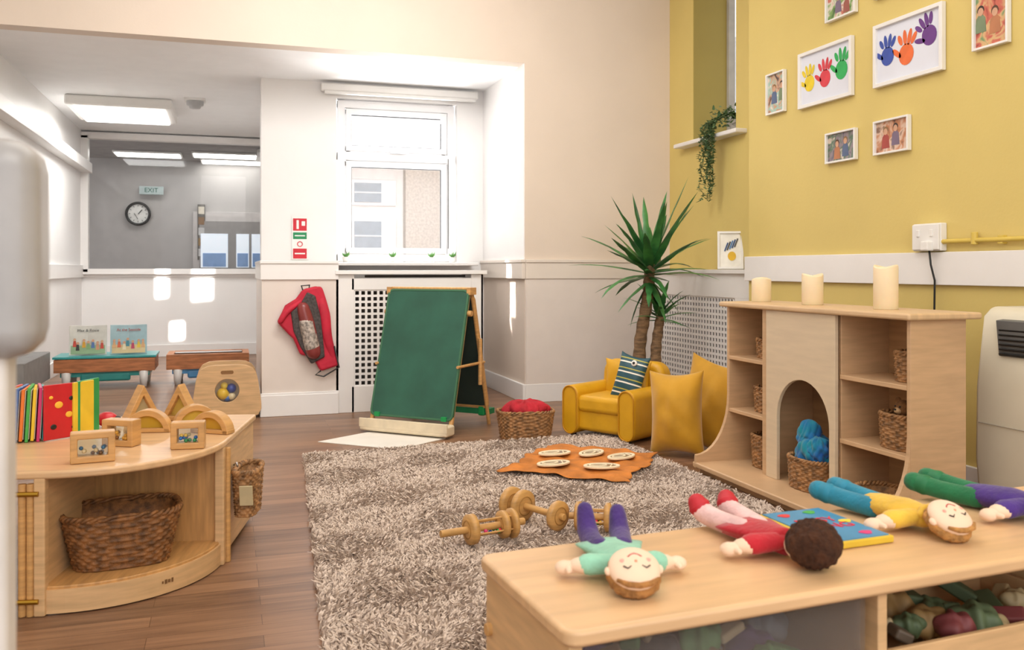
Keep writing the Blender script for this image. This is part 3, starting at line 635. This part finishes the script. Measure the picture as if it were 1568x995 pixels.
# ---------------------------------------------------------------- heater
g=G('portable_heater',(3.22,2.72,0))
HT=mat('heater_ivory','#dcd4be',.35,.02)
pr=[(-.15,.04),(.15,.04),(.15,.94),(-.09,.94),(-.13,.90),(-.17,.6),(-.175,.3)]
g.add('body',m_prism(pr,.62,'XZ'),HT,bevel=.025)
for i in range(7): g.box('grille_slot_%d'%i,(-.140,-.03,.87-.02*i),(.05,.44,.008),BLACK,rot=(0,R(-8),0))
g.box('grille_panel',(-.134,-.03,.81),(.05,.46,.16),plain('#6a6a68'),rot=(0,R(-6),0)); 
for y in(-.25,.25): g.cyl('castor',(-.1,y,.02),(-.1,y+.02,.02),.02,BLACK)
g.box('foot',(0,0,.03),(.3,.56,.03),BLACK); g.box('panel_line',(-.178,0,.45),(.004,.56,.004),plain('#b0a898'))

# ---------------------------------------------------------------- orange cloth with linked oval rings
OR=mat('orange_muslin','#c87a30',.85,.18,9,.3,bscale=60)
cx,cy=1.87,4.55
g=G('orange_cloth',(cx,cy,.034),R(-40)); me=m_cloth(.68,.76,.006,44,11,4); g.add('cloth',me,OR,solid=.002)
for i,(x,y,r) in enumerate(((1.66,4.47,10),(1.96,4.66,35),(1.88,4.33,-15),(2.08,4.52,25),(1.76,4.72,5))):
    g=G('oval_mirror_ring',(x,y,.060),R(r)); n=40
    o=[(.098*math.cos(2*math.pi*k/n),.058*math.sin(2*math.pi*k/n)) for k in range(n)]
    g.add('rim',m_ring(o,[(a*.80,b*.70) for a,b in o],.012),plain('#ecdcbc'),bevel=.004); g.add('plate',m_prism([(a*.82,b*.72) for a,b in o],.004),plain('#8a7868',.12))
    o2=[(.05*math.cos(2*math.pi*k/n),.028*math.sin(2*math.pi*k/n)) for k in range(n)]
    g.add('inner_rim',m_ring(o2,[(a*.78,b*.66) for a,b in o2],.010),plain('#ecdcbc'),(-.02,0,.003),bevel=.002); g.box('bar',(.052,0,.003),(.008,.065,.008),plain('#ecdcbc'),rot=(0,0,R(-20)))
# ---------------------------------------------------------------- wooden rattles
PINE=mat('turned_beech','#cc9c5c',.4,.12,10,stretch=(6,1,1))
def rattle(p0,p1,discs,name='wooden_roller_rattle',bead=True):
    p0=Vector(p0);p1=Vector(p1); d=p1-p0; L=d.length
    g=G(name,p0,0,rot=d.to_track_quat('X','Z').to_euler())
    g.cyl('axle',(0,0,0),(L,0,0),.014,PINE)
    for i,(x,r,w) in enumerate(discs):
        g.add('disc_%d'%i,m_lathe([(0,-w/2),(r*.8,-w/2),(r*.86,-w/2+.003),(r,-w/2+.005),(r,w/2-.005),(r*.86,w/2-.003),(r*.8,w/2),(0,w/2)],36),PINE,(x,0,0),(0,R(90),0))
        g.add('disc_groove_%d'%i,m_lathe([(r*.55,-w/2-.001),(r*.62,-w/2-.001),(r*.62,w/2+.001),(r*.55,w/2+.001)],30),plain('#a87838'),(x,0,0),(0,R(90),0))
    if bead:
        x0,x1=discs[0][0],discs[-1][0]; rr=random.Random(3)
        for k in range(4):
            a=k*math.pi/2+.4; g.cyl('rod_%d'%k,(x0,.036*math.cos(a),.036*math.sin(a)),(x1,.036*math.cos(a),.036*math.sin(a)),.004,PINE)
        for k in range(14):
            a=rr.uniform(0,6.28); g.add('bead_%d'%k,m_ell(.008,.008,.008,10,8),plain(rr.choice(['#d02a3a','#e8c02a','#2a6ac0','#38a04a','#d8407a'])),(rr.uniform(x0+.02,x1-.02),.022*math.cos(a),-.012+.012*math.sin(a)))
rattle((.77,3.31,.090),(1.13,3.38,.090),[(.13,.058,.035),(.27,.054,.028),(.31,.058,.024)])
rattle((1.15,3.66,.098),(1.30,3.37,.092),[(.02,.066,.03),(.09,.066,.03),(.29,.060,.03)],bead=False)
rattle((1.33,3.40,.090),(1.52,3.30,.090),[(.04,.058,.03),(.16,.058,.03)],bead=True)

# ---------------------------------------------------------------- low shelf (right foreground)
rz=R(4); UX,UY=.487,1.252
g=G('low_storage_unit',(UX,UY,0),rz); LN=1.95; DP=.405
pt=[]
for cx_,cy_,a0 in((LN-.02,.38,0),(.025,.38,90),(.025,.025,180),(LN-.02,.025,270)):
    for k in range(5): a=R(a0+22.5*k); pt.append((cx_+.025*math.cos(a),cy_+.025*math.sin(a)))
g.add('top',m_prism(pt,.028),BEECHX,(0,0,.536),bevel=.009)
g.box('side_left',(.022,.2,.27),(.024,.37,.51),BEECH); g.box('side_right',(LN-.03,.2,.27),(.024,.37,.51),BEECH)
for x in(.635,1.27): g.box('divider',(x,.2,.27),(.022,.36,.5),BEECH)
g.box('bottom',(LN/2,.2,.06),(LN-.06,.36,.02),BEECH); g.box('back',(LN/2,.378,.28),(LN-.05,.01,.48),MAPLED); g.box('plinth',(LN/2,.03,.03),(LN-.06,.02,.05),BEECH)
g.box('mid_shelf',(.955,.2,.30),(.61,.34,.018),BEECH)
for z in(.12,.42): g.cyl('side_dowel',(.0,.06,z),(.012,.06,z),.012,OAK); g.cyl('side_dowel',(.0,.36,z),(.012,.36,z),.012,OAK)
CLEAR=frosted_mat('clear_tub_plastic','#8a8078',.22)
def bin_(name,lx,ly,z,w,d,h,m,fill,fh=.8,n=26,seed=1):
    g=G(name,(UX+lx*math.cos(rz)-ly*math.sin(rz),UY+lx*math.sin(rz)+ly*math.cos(rz),z),rz)
    g.box('base',(0,0,.006),(w,d,.012),m)
    for s in(-1,1): g.box('long_%d'%s,(0,s*(d/2-.006),h/2),(w,.012,h),m); g.box('short_%d'%s,(s*(w/2-.006),0,h/2),(.012,d-.024,h),m)
    rr=random.Random(seed)
    for k in range(n):
        s=rr.uniform(.02,.04); c=rr.choice(fill); x=rr.uniform(-w/2+.07,w/2-.07); y=rr.uniform(-d/2+.06,d/2-.06); zz=.05+rr.uniform(0,h*fh-.05)
        if k%3==0: g.add('soft_item_%d'%k,m_blob(s*1.6,s*1.2,s,.15,1.5,k),plain(c,.6),(x,y,zz))
        else: g.box('toy_piece_%d'%k,(x,y,zz),(s*2.6,s*1.3,s*.8),plain(c,.5),rot=(rr.uniform(-.5,.5),rr.uniform(-.5,.5),rr.uniform(0,3)),bevel=.006)
    return g
bin_('clear_storage_tub',.325,.2,.072,.57,.33,.435,CLEAR,['#6a7680','#8a7a60','#8a5048','#5a8a5a','#6a5a90','#b8a888','#3c3c44'],.88,80,5)
bin_('wooden_toy_crate',.955,.19,.311,.58,.30,.09,BEECH,['#5a6a4a','#7a3a3a','#9a7a4a','#b8a47a','#6a5a4a'],.9,22,7)
bin_('toy_bin',.955,.2,.072,.56,.32,.14,plain('#6a4a3a',.4),['#8a3a3a','#c8b48a','#4a6a4a'],.9,14,9)
bin_('clear_storage_tub',1.6,.2,.072,.56,.32,.38,CLEAR,['#5a4438','#6a3a38','#4a4038'],.9,30,11)

# ---------------------------------------------------------------- dolls
def doll(name,x,y,rz,legc,bodyc,shirtc,skin,hairc,face=True,hair='ring',s=1.0,shoe=None,skirt=True,armup=0,legs=None):
    g=G(name,(x,y,.552),rz); g.e.scale=(s,s,s)
    LC=mat('felt_'+legc.strip('#'),legc,.9,.12,20,.3,sheen=.2); BC=mat('felt_'+bodyc.strip('#'),bodyc,.9,.1,20,.3,sheen=.2); HC=mat('hair_'+hairc.strip('#'),hairc,.95,.25,60,.8,bscale=120)
    SC=mat('felt_'+shirtc.strip('#'),shirtc,.9,.1,20,.2)
    for i,l in enumerate(legs):
        n=len(l); g.add('leg_%d'%i,m_limb(l,[.021,.020,.021,.016][:n]),LC)
        if shoe: g.add('shoe_%d'%i,m_limb([Vector(l[-2])*.4+Vector(l[-1])*.6,l[-1]],[.023,.019]),plain(shoe))
    if skirt:
        V=[];F=[];n=28
        for r_ in range(8):
            t=r_/7; y_=-.088+.130*t; hw=.026+.036*t; th=.024*(1-.35*t)
            for k in range(n):
                a=2*math.pi*k/n; wv=1+.10*t*math.sin(5*a)
                V.append((hw*math.cos(a)*wv,y_+.004*t*math.sin(7*a),.026-.004*t+th*math.sin(a)*wv))
        for r_ in range(7):
            for k in range(n): l=(k+1)%n; F.append((r_*n+k,r_*n+l,(r_+1)*n+l,(r_+1)*n+k))
        F+=[tuple(range(n)),tuple(range(7*n,8*n))]
        g.add('dress',mesh('dress',V,F,True),BC)
    else:
        g.add('torso',m_limb([(0,-.080,.026),(0,-.04,.028),(0,.03,.026)],[.034,.042,.036],16,.6),BC)
        g.add('collar',m_limb([(-.02,-.098,.036),(0,-.09,.044),(.02,-.098,.036)],[.008,.009,.008],10),BC)
    for sgn in(-1,1):
        g.add('sleeve_%d'%(sgn+1),m_limb([(sgn*.018,-.080,.028),(sgn*.060,-.066,.024)],[.021,.025],14,.75),SC)
        g.add('cuff_%d'%(sgn+1),m_limb([(sgn*.068,-.064,.022),(sgn*.078,-.060,.021)],[.022,.019],14,.7),skin)
        g.add('arm_%d'%(sgn+1),m_limb([(sgn*.045,-.072,.022),(sgn*.08,-.060-armup*.02,.018),(sgn*.104,-.054-armup*.03,.016)],[.013,.013,.017],14,.75),skin)
        g.add('thumb_%d'%(sgn+1),m_limb([(sgn*.098,-.060,.017),(sgn*.100,-.080,.018)],[.008,.005],8),skin)
    g.add('neck',m_limb([(0,-.09,.028),(0,-.120,.036)],[.014,.016]),skin)
    if hair=='ring':
        # flat cloth face backed by a hair cap; the head is tipped on its neck so the chin is raised
        h=G('head'); h.e.parent=g.e; h.e.location=(0,-.148,.038); h.e.rotation_euler=(R(33),0,0)
        h.add('hair_cap',m_blob(.0475,.045,.020,.03,5,1),HC,(0,-.001,-.012)); h.add('face',m_ell(.0445,.042,.020,32,16),skin,(0,.002,.002))
        h.add('fringe',m_tube([(-.036,-.024,.008),(-.020,-.035,.010),(0,-.039,.011),(.020,-.035,.010),(.036,-.024,.008)],[.003,.005,.005,.005,.003],8),HC)
        if face:
            for sgn in(-1,1):
                h.add('eye_%d'%(sgn+1),m_tube([(sgn*.016-.007,-.006,.0205),(sgn*.016,-.011,.0205),(sgn*.016+.007,-.006,.0200)],.0013,6),BLACK)
                h.add('ear_%d'%(sgn+1),m_ell(.006,.008,.006),skin,(sgn*.045,.002,-.002))
                h.add('cheek_%d'%(sgn+1),m_ell(.005,.004,.001),plain('#e8a090'),(sgn*.022,.006,.0190))
            h.add('nose',m_ell(.0025,.0025,.002),plain('#d89878'),(0,.002,.0222)); h.add('mouth',m_tube([(-.012,.012,.0205),(-.006,.017,.0200),(0,.019,.0200),(.006,.017,.0200),(.012,.012,.0205)],.0014,6),plain('#b83a40'))
    else: g.add('head',m_ell(.036,.034,.03),skin,(0,-.132,.034)); g.add('hair',m_blob(.047,.047,.042,.05,6,2),HC,(0,-.155,.043))
    return g
doll('rag_doll',.683,1.515,R(-11),'#43296e','#8fc8ac','#8fc8ac',SKINP,'#a8743e',legs=[[(-.022,.02,.022),(-.028,.07,.024),(-.03,.10,.035),(-.032,.118,.070)],[(.022,.02,.022),(.03,.07,.024),(.034,.10,.03),(.036,.125,.062)]])
doll('rag_doll',1.01,1.545,R(4),'#e4bcb8','#b81c2a','#b81c2a',SKINP,'#43240f',face=False,hair='ball',shoe='#b81c2a',skirt=True,s=1.05,legs=[[(-.02,.02,.022),(-.03,.09,.024),(-.035,.135,.03),(-.04,.145,.045)],[(.02,.02,.022),(.03,.09,.024),(.03,.135,.03),(.035,.15,.045)]])
doll('rag_doll',1.378,1.605,R(8),'#1f7f9a','#e0b43c','#e0b43c',SKINP,'#b88448',skirt=False,s=1.05,legs=[[(-.02,.02,.022),(-.034,.09,.026),(-.05,.145,.034)],[(.02,.02,.022),(.02,.10,.026),(.012,.155,.034)]],shoe='#1f7f9a')
doll('rag_doll',1.66,1.60,R(14),'#1c6e42','#46297a','#46297a',SKINP,'#6a4426',skirt=False,s=1.08,legs=[[(-.02,.02,.022),(-.034,.09,.026),(-.045,.15,.034)],[(.02,.02,.022),(.025,.10,.026),(.02,.16,.034)]],shoe='#1c6e42')
g=G('board_book',(1.187,1.575,.551),R(3))
g.box('cover',(0,0,.007),(.165,.225,.014),plain('#dcb838',.35),bevel=.003); g.box('blue_page',(0,0,.0148),(.15,.21,.002),plain('#3a8ab8',.35),bevel=0)
for i,(a,b,c) in enumerate((( -.04,.075,'#d83a3a'),(.03,.08,'#4aa84a'),(-.04,-.08,'#e87a2a'),(.04,-.08,'#d83a7a'),(.058,.0,'#f0d040'),(-.06,0,'#6a4aa0'))):
    g.add('animal_%d'%i,m_prism([(.014*math.cos(R(t))*(1+.2*math.sin(R(3*t))),.011*math.sin(R(t))) for t in range(0,360,20)],.001),plain(c),(a,b,.0165))
text(g,'title','BUSY\nSONG',.042,plain('#d8283a'),(0,.0,.0165),(0,0,R(0)))

# ---------------------------------------------------------------- curved corner unit (left foreground)
C=(-.473,3.59); rz2=R(-12); Rr=.475
g=G('curved_corner_shelf',(C[0],C[1],0),rz2)
def quad(r,n=16,off=0): return [(off,-off)]+[(r*math.sin(R(90*k/n)),-r*math.cos(R(90*k/n))) for k in range(n+1)]
topp=[(-.55,.0),(-.55,-Rr)]+[(Rr*math.sin(R(90*k/20)),-Rr*math.cos(R(90*k/20))) for k in range(21)]+[(Rr,.60),(-.05,.62),(-.30,.5)]
g.add('top',m_prism(topp,.026),BEECHX,(0,0,.448),bevel=.009)
g.add('bottom_shelf',m_prism(quad(.455),.02),RUB,(0,0,.08),bevel=.004)
arcs=[(.462*math.sin(R(90*k/20)),-.462*math.cos(R(90*k/20))) for k in range(21)]; arci=[(.445*math.sin(R(90*k/20)),-.445*math.cos(R(90*k/20))) for k in range(21)]
g.add('curved_plinth',m_prism(arcs+arci[::-1],.075),BEECH,(0,0,.0425))
g.add('maker_mark',m_boxes([((0,0,0),(.008,.002,.014)),((.012,0,.0),(.008,.002,.010)),((.024,0,0),(.006,.002,.014)),((-.012,0,.0),(.005,.002,.008))]),plain('#7a5632'),(.463*math.sin(R(48)),-.463*math.cos(R(48))-.001,.045),(0,0,R(48)))
g.box('panel_left',(.0,-.235,.235),(.018,.44,.42),BEECH); g.box('panel_back',(.225,.0,.235),(.44,.018,.42),RUB)
g.box('post_front',(.0,-.455,.22),(.035,.035,.44),BEECH,bevel=.006); g.box('post_right',(.455,-.01,.22),(.035,.035,.44),BEECH,bevel=.006)
for i,x in enumerate((-.03,-.055,-.09)): g.cyl('hinge_post_%d'%i,(x,-.46,0),(x,-.46,.42),.012,OAK)
for z in(.05,.39): g.cyl('hinge_%d'%int(z*100),(-.1,-.475,z),(0,-.475,z),.008,mat('brass','#b8923a',.3,.05,metal=1))
g.cyl('side_rail',(.475,.02,.0),(.475,.02,.43),.012,OAK)
g.box('side_panel_rear',(.455,.31,.235),(.018,.56,.42),BEECH); g.box('left_front_panel',(-.33,-.44,.235),(.42,.018,.40),BEECH); g.box('rear_panel',(.2,.59,.235),(.5,.018,.42),BEECH); g.box('rear_left_panel',(-.05,.3,.235),(.018,.56,.42),BEECH)
def cloc(lx,ly): return (C[0]+lx*math.cos(rz2)-ly*math.sin(rz2),C[1]+lx*math.sin(rz2)+ly*math.cos(rz2))
x,y=cloc(.165,-.205); g=G('wicker_basket',(x,y,.091),R(8)); g.add('weave',m_wicker(.19,.135,.18,1.28,.55,.012,.03),WICKD)
x,y=cloc(.532,.12); g=G('hanging_wicker_basket',(x,y,.16),R(-12)); g.add('weave',m_wicker(.046,.11,.17,1.25,.6,.011,.025),WICK); g.box('label_card',(.015,-.118,.09),(.05,.006,.08),plain('#c8b890'),rot=(R(12),0,0)); g.add('hook',m_tube([(-.035,0,.165),(-.045,0,.19),(-.055,0,.18)],.004),METAL)
Z=.462
g=G('board_books',(-.65,3.74,Z),R(8)); cl=['#2a9a9a','#d8343a','#e8c02a','#3a6ab0','#e87a2a','#4aa84a','#e8c02a','#c82a6a','#2a9a9a']
for i,c in enumerate(cl):
    g.box('book_%d'%i,(-.135+.0145*i,0,.10),(.011,.16-.004*(i%3),.19+.01*(i%2)),plain(c,.35),rot=(0,R(3),R(-20+3.5*i)),bevel=.002)
    g.box('pages_%d'%i,(-.128+.0145*i,.006,.10),(.003,.145,.18),plain('#e0d8c8'),rot=(0,R(3),R(-20+3.5*i)),bevel=0)
ca=R(-58); dx,dy=-math.sin(ca),math.cos(ca); nx,ny=math.cos(ca),math.sin(ca)
g.box('cover_red',(.05,-.045,.105),(.010,.15,.205),plain('#c8242c',.3),rot=(0,0,ca))
cb=R(-35); g.box('cover_green',(.135,.03,.105),(.010,.13,.21),plain('#2f9a52',.3),rot=(0,0,cb)); g.box('cover_yellow',(.118,-.0,.105),(.010,.10,.205),plain('#e8c43a',.3),rot=(0,0,R(-45)))
for i,(t,b,s) in enumerate(((-.04,.05,.012),(.02,.09,.014),(.04,.04,.010),(-.02,.13,.016),(.03,.15,.010),(-.05,.16,.008))):
    g.add('ladybird_%d'%i,m_ell(s,.003,s*.8),[BLACK,plain('#f0b83a')][i%2],(.05+dx*t+nx*.006,-.045+dy*t+ny*.006,b+.0),(0,0,ca+R(90)))
def blockwin(name,x,y,r,w,h,c):
    g=G(name,(x,y,Z),r); b=.022
    g.add('frame',m_ring([(-w/2,0),(w/2,0),(w/2,h),(-w/2,h)],[(-w/2+b,b),(w/2-b,b),(w/2-b,h-b),(-w/2+b,h-b)],.055,'XZ'),OAK,bevel=.004)
    g.add('window',m_boxes([((0,0,h/2),(w-2*b,.008,h-2*b))]),glass_mat(name+'_acrylic',.15,(.85,.9,.9,1)))
    rr=random.Random(w*h*r+x)
    for k in range(12): g.add('bead_%d'%k,m_ell(.007,.007,.007,10,8),plain(c[k%len(c)],.3),(rr.uniform(-w/2+b+.01,w/2-b-.01),rr.uniform(-.015,.015),b+.006+.009*(k%3)))
blockwin('sensory_block',-.43,3.235,R(8),.135,.10,['#6a4a2a','#c8b48a','#3a6a8a']); blockwin('sensory_block',-.37,3.50,R(-30),.125,.095,['#d8a03a','#8a5a2a']); blockwin('sensory_block',-.137,3.375,R(-5),.115,.095,['#3a8a5a','#2a6ab0','#e0c060'])
def rainbow(name,x,y,r,R0,c):
    g=G(name,(x,y,Z),r); n=20
    o=[(R0*math.cos(math.pi*k/n),R0*math.sin(math.pi*k/n)) for k in range(n+1)]; i_=[((R0-.024)*math.cos(math.pi*k/n),(R0-.024)*math.sin(math.pi*k/n)) for k in range(n+1)]
    g.add('arch',m_prism(o+i_[::-1],.05,'XZ'),OAK,bevel=.003); g.box('base',(0,0,.008),(2*R0,.05,.016),OAK)
    g.add('tinted_window',m_prism(i_,.006,'XZ'),mat('acryl_'+c.strip('#'),c,.2))
rainbow('semicircle_block',-.30,3.76,R(-12),.088,'#c8a030'); rainbow('semicircle_block',-.13,3.86,R(10),.085,'#d8b850'); rainbow('semicircle_block',-.06,3.66,R(-35),.085,'#d0a030')
def tri(name,x,y,r,c):
    g=G(name,(x,y,Z),r); o=[(-.085,0),(.085,0),(0,.155)]; i_=[(-.05,.02),(.05,.02),(0,.11)]
    g.add('frame',m_ring(o,i_,.05,'XZ'),OAK,bevel=.004); g.add('window',m_prism(i_,.006,'XZ'),mat('acryl_'+c.strip('#'),c,.2))
tri('triangle_block',-.35,4.02,R(35),'#b8a880'); tri('triangle_block',-.19,4.0,R(-30),'#c8a850')
g=G('ladybird_toy',(-.47,3.93,Z)); g.add('body',m_ell(.04,.035,.03),plain('#c8202a',.3),(0,0,.03)); g.add('head',m_ell(.018,.018,.018),BLACK,(.04,-.01,.025)); g.add('bell',m_ell(.02,.02,.02),plain('#3a5aa0'),(-.05,.0,.02))
# ---------------------------------------------------------------- toy storage trolley
g=G('wooden_toy_trolley',(-.01,6.84,0))
n=32
def trap(a):
    c,s=math.cos(a),math.sin(a); k=(abs(c)**5+abs(s)**5)**(-1/5); x=c*k*.23; z=s*k*.2; x*= (1-.12*(z/.2)); return (x,z+.2)
outer=[trap(2*math.pi*k/n) for k in range(n)]; inner=[(.085*math.cos(2*math.pi*k/n),.21+.085*math.sin(2*math.pi*k/n)) for k in range(n)]
for y in(0,.32): g.add('end_panel',m_ring(outer,inner,.022,'XZ'),BEECH,(0,y,.0),bevel=.005)
for x in(-.2,.2): g.box('side',(x,.16,.16),(.016,.30,.22),BEECH)
g.box('base',(0,.16,.06),(.4,.3,.016),BEECH); g.add('handle_slot',m_prism(rrect(.09,.025,.012),.003,'XZ'),plain('#8a6236'),(0,-.012,.345))
g.add('clear_disc',m_lathe([(0,0),(.085,0)],32),glass_mat('clear_disc',.1),(0,.0,.21),(R(90),0,0))
for i,(a,b,c,r) in enumerate(((-.03,.18,'#e0b82a',.045),(.03,.22,'#2a4a9a',.035),(.03,.16,'#d8c8a0',.03),(-.02,.24,'#e8d060',.026),(.0,.15,'#3a6ab0',.028))): g.add('ball_%d'%i,m_ell(r,r,r),plain(c,.3),(a,.05,b))
g.box('contents_board',(0,.1,.2),(.36,.02,.22),plain('#d8ccb4'))
# ---------------------------------------------------------------- far play boxes
def playbox(name,x0,x1,topc,inner):
    g=G(name,((x0+x1)/2,9.2,0)); w=x1-x0
    BX=mat('redwood_panel','#b8764a',.5,.2,6,stretch=(1,1,8))
    for s in(-1,1):
        g.box('long_side_%d'%s,(0,s*.22,.21),(w,.02,.12),BX); g.box('end_%d'%s,(s*(w/2-.01),0,.21),(.02,.44,.12),BX)
        for t in(-1,1): g.add('foot_%d_%d'%(s,t),m_lathe([(0,0),(.028,0),(.045,.15),(.02,.16),(0,.16)],16),WHITE,(s*(w/2-.1),t*.19,0))
    g.box('tub',(0,0,.17),(w-.1,.40,.13),plain(inner,.3)); g.box('tub_lower',(0,-.18,.10),(w*.5,.05,.08),plain(inner,.3),bevel=.02)
    if topc: g.box('lid',(0,0,.285),(w+.02,.46,.02),plain(topc,.3))
    else: g.add('rim',m_ring([(-w/2,-.23),(w/2,-.23),(w/2,.23),(-w/2,.23)],[(-w/2+.06,-.17),(w/2-.06,-.17),(w/2-.06,.17),(-w/2+.06,.17)],.02),BX,(0,0,.28)); 
    return g
playbox('sand_play_table',-1.52,-.66,'#3aa0a0','#2f8f8a'); g=playbox('water_play_table',-.56,.19,None,'#4f8fc0'); g.box('white_rails',(0,0,.292),(.62,.02,.012),WHITE); g.box('insert',(0,0,.25),(.6,.34,.02),plain('#d8d8d8'))
for i,(x,bgc,cs) in enumerate(((-1.25,'#dcdcd4',['#c84a3a','#3a3a3a','#e0a83a','#8ab07a','#5a7ab0','#d89a7a']),(-.90,'#a8c8d0',['#e0b080','#d86a4a','#f0e0c0','#4a8a9a','#c84a6a','#e8c84a']))):
    g=G('picture_book',(x,9.1,.297),0,rot=(R(-12),0,R(4))); g.box('cover_left',(-.08,0,.14),(.16,.012,.28),plain(bgc),rot=(0,0,R(8))); g.box('cover_right',(.08,0,.14),(.16,.012,.28),plain(bgc),rot=(0,0,R(-8)))
    rr=random.Random(i+2)
    g.box('ground_strip',(0,-.0165,.05),(.29,.003,.08),plain(['#9ab890','#e0c898'][i]),bevel=0)
    for k in range(7):
        xx=-.12+.04*k+rr.uniform(-.008,.008); zz=rr.uniform(.07,.11); c=cs[k%6]
        g.add('figure_body_%d'%k,m_prism([(-.016,-.03),(.016,-.03),(.010,.025),(-.010,.025)],.002,'XZ'),plain(c),(xx,-.019,zz)); g.add('figure_head_%d'%k,m_prism([(.012*math.cos(R(t)),.013*math.sin(R(t))) for t in range(0,360,30)],.002,'XZ'),plain('#d8a888'),(xx,-.020,zz+.038))
    text(g,'title',['Max & Rosie','At the Seaside'][i],.036,plain(['#20242c','#b83a2a'][i]),(0,-.020,.23),(R(90),0,0))
wbox('wall_left_heater',-1.70,-1.55,7.9,9.0,.1,.35,plain('#8a8886'),.01)
# ---------------------------------------------------------------- sanitiser stand near camera
g=G('hand_sanitiser_stand',(-.32,1.02,0)); g.box('post',(.045,0,.52),(.13,.05,1.02),plain('#d6d0ca',.4),bevel=.01); g.box('foot',(.0,0,.01),(.3,.3,.02),WHITE); g.box('dispenser',(.045,0,1.12),(.19,.10,.22),plain('#a29f9d',.3),bevel=.03)

# ---------------------------------------------------------------- lights, world, camera
w=bpy.data.worlds.new('world'); scene.world=w; w.use_nodes=True; N=w.node_tree.nodes; L=w.node_tree.links
bg=N['Background']; bg.inputs[0].default_value=(.99,.99,1,1); bg.inputs[1].default_value=2.0
def area(name,loc,target,sx,sy,e,c=(1,1,1),spread=None):
    l=bpy.data.lights.new(name,'AREA'); l.shape='RECTANGLE'; l.size=sx; l.size_y=sy; l.energy=e; l.color=c
    if spread: l.spread=spread
    o=bpy.data.objects.new(name,l); link(o); o.location=loc; o.rotation_euler=(Vector(target)-Vector(loc)).to_track_quat('-Z','Y').to_euler(); return o
area('overhead_fill_main',(1.0,3.2,3.6),(1.0,3.2,0),3.5,3.4,76,(1,.955,.90))  # unseen lamp added as soft fill over the main room
area('daylight_window',(1.6,10.2,4.2),(1.4,7.4,1.3),2.2,2.0,440,(.97,.98,1))
area('nook_ceiling_fill',(1.5,9.3,.5),(1.1,7.3,2.8),1.4,.8,210,(1,.99,.98))  # lamp added out of sight below the sill to brighten the nook ceiling
area('rear_fill',(.8,-.8,3.2),(1.2,4.5,.6),3,1.5,46,(1,.96,.91))  # unseen soft fill added behind the camera, aimed into the room
area('nook_wash_fill',(.9,4.8,3.3),(.7,8.6,1.0),2.0,.6,44,(1,.985,.97))  # unseen lamp added to wash light under the beam into the nook
area('alcove_lamp',(-1.03,10.0,2.66),(-1.03,10,0),.8,.8,34,(1,.99,.97))
for i,(x,z,w_,h_) in enumerate(((-.80,.92,.13,.30),(-.32,.90,.24,.34),(-.62,.32,.14,.18))):
    area('sun_patch_lamp_%d'%i,(x+.35,9.7,z+1.2),(x,12,z),w_,h_,1.8,(1,.97,.92),R(2))  # narrow mid-air lamps added to imitate sun patches on the far wall
area('sun_patch_lamp_reveal',(1.3,7.75,2.0),(2.33,7.28,.85),.12,.38,1.4,(1,.97,.92),R(2))  # added narrow lamp that imitates a sun patch on the reveal
cam=bpy.data.cameras.new('camera'); co=bpy.data.objects.new('camera',cam); link(co); scene.camera=co
co.location=(0,0,1.1); co.rotation_euler=(R(90),0,R(-17.7)); cam.sensor_width=36; cam.lens=31.22; cam.shift_y=-.0545; cam.clip_end=100
cam.dof.use_dof=True; cam.dof.focus_distance=4.2; cam.dof.aperture_fstop=5.6
scene.view_settings.view_transform='Standard'
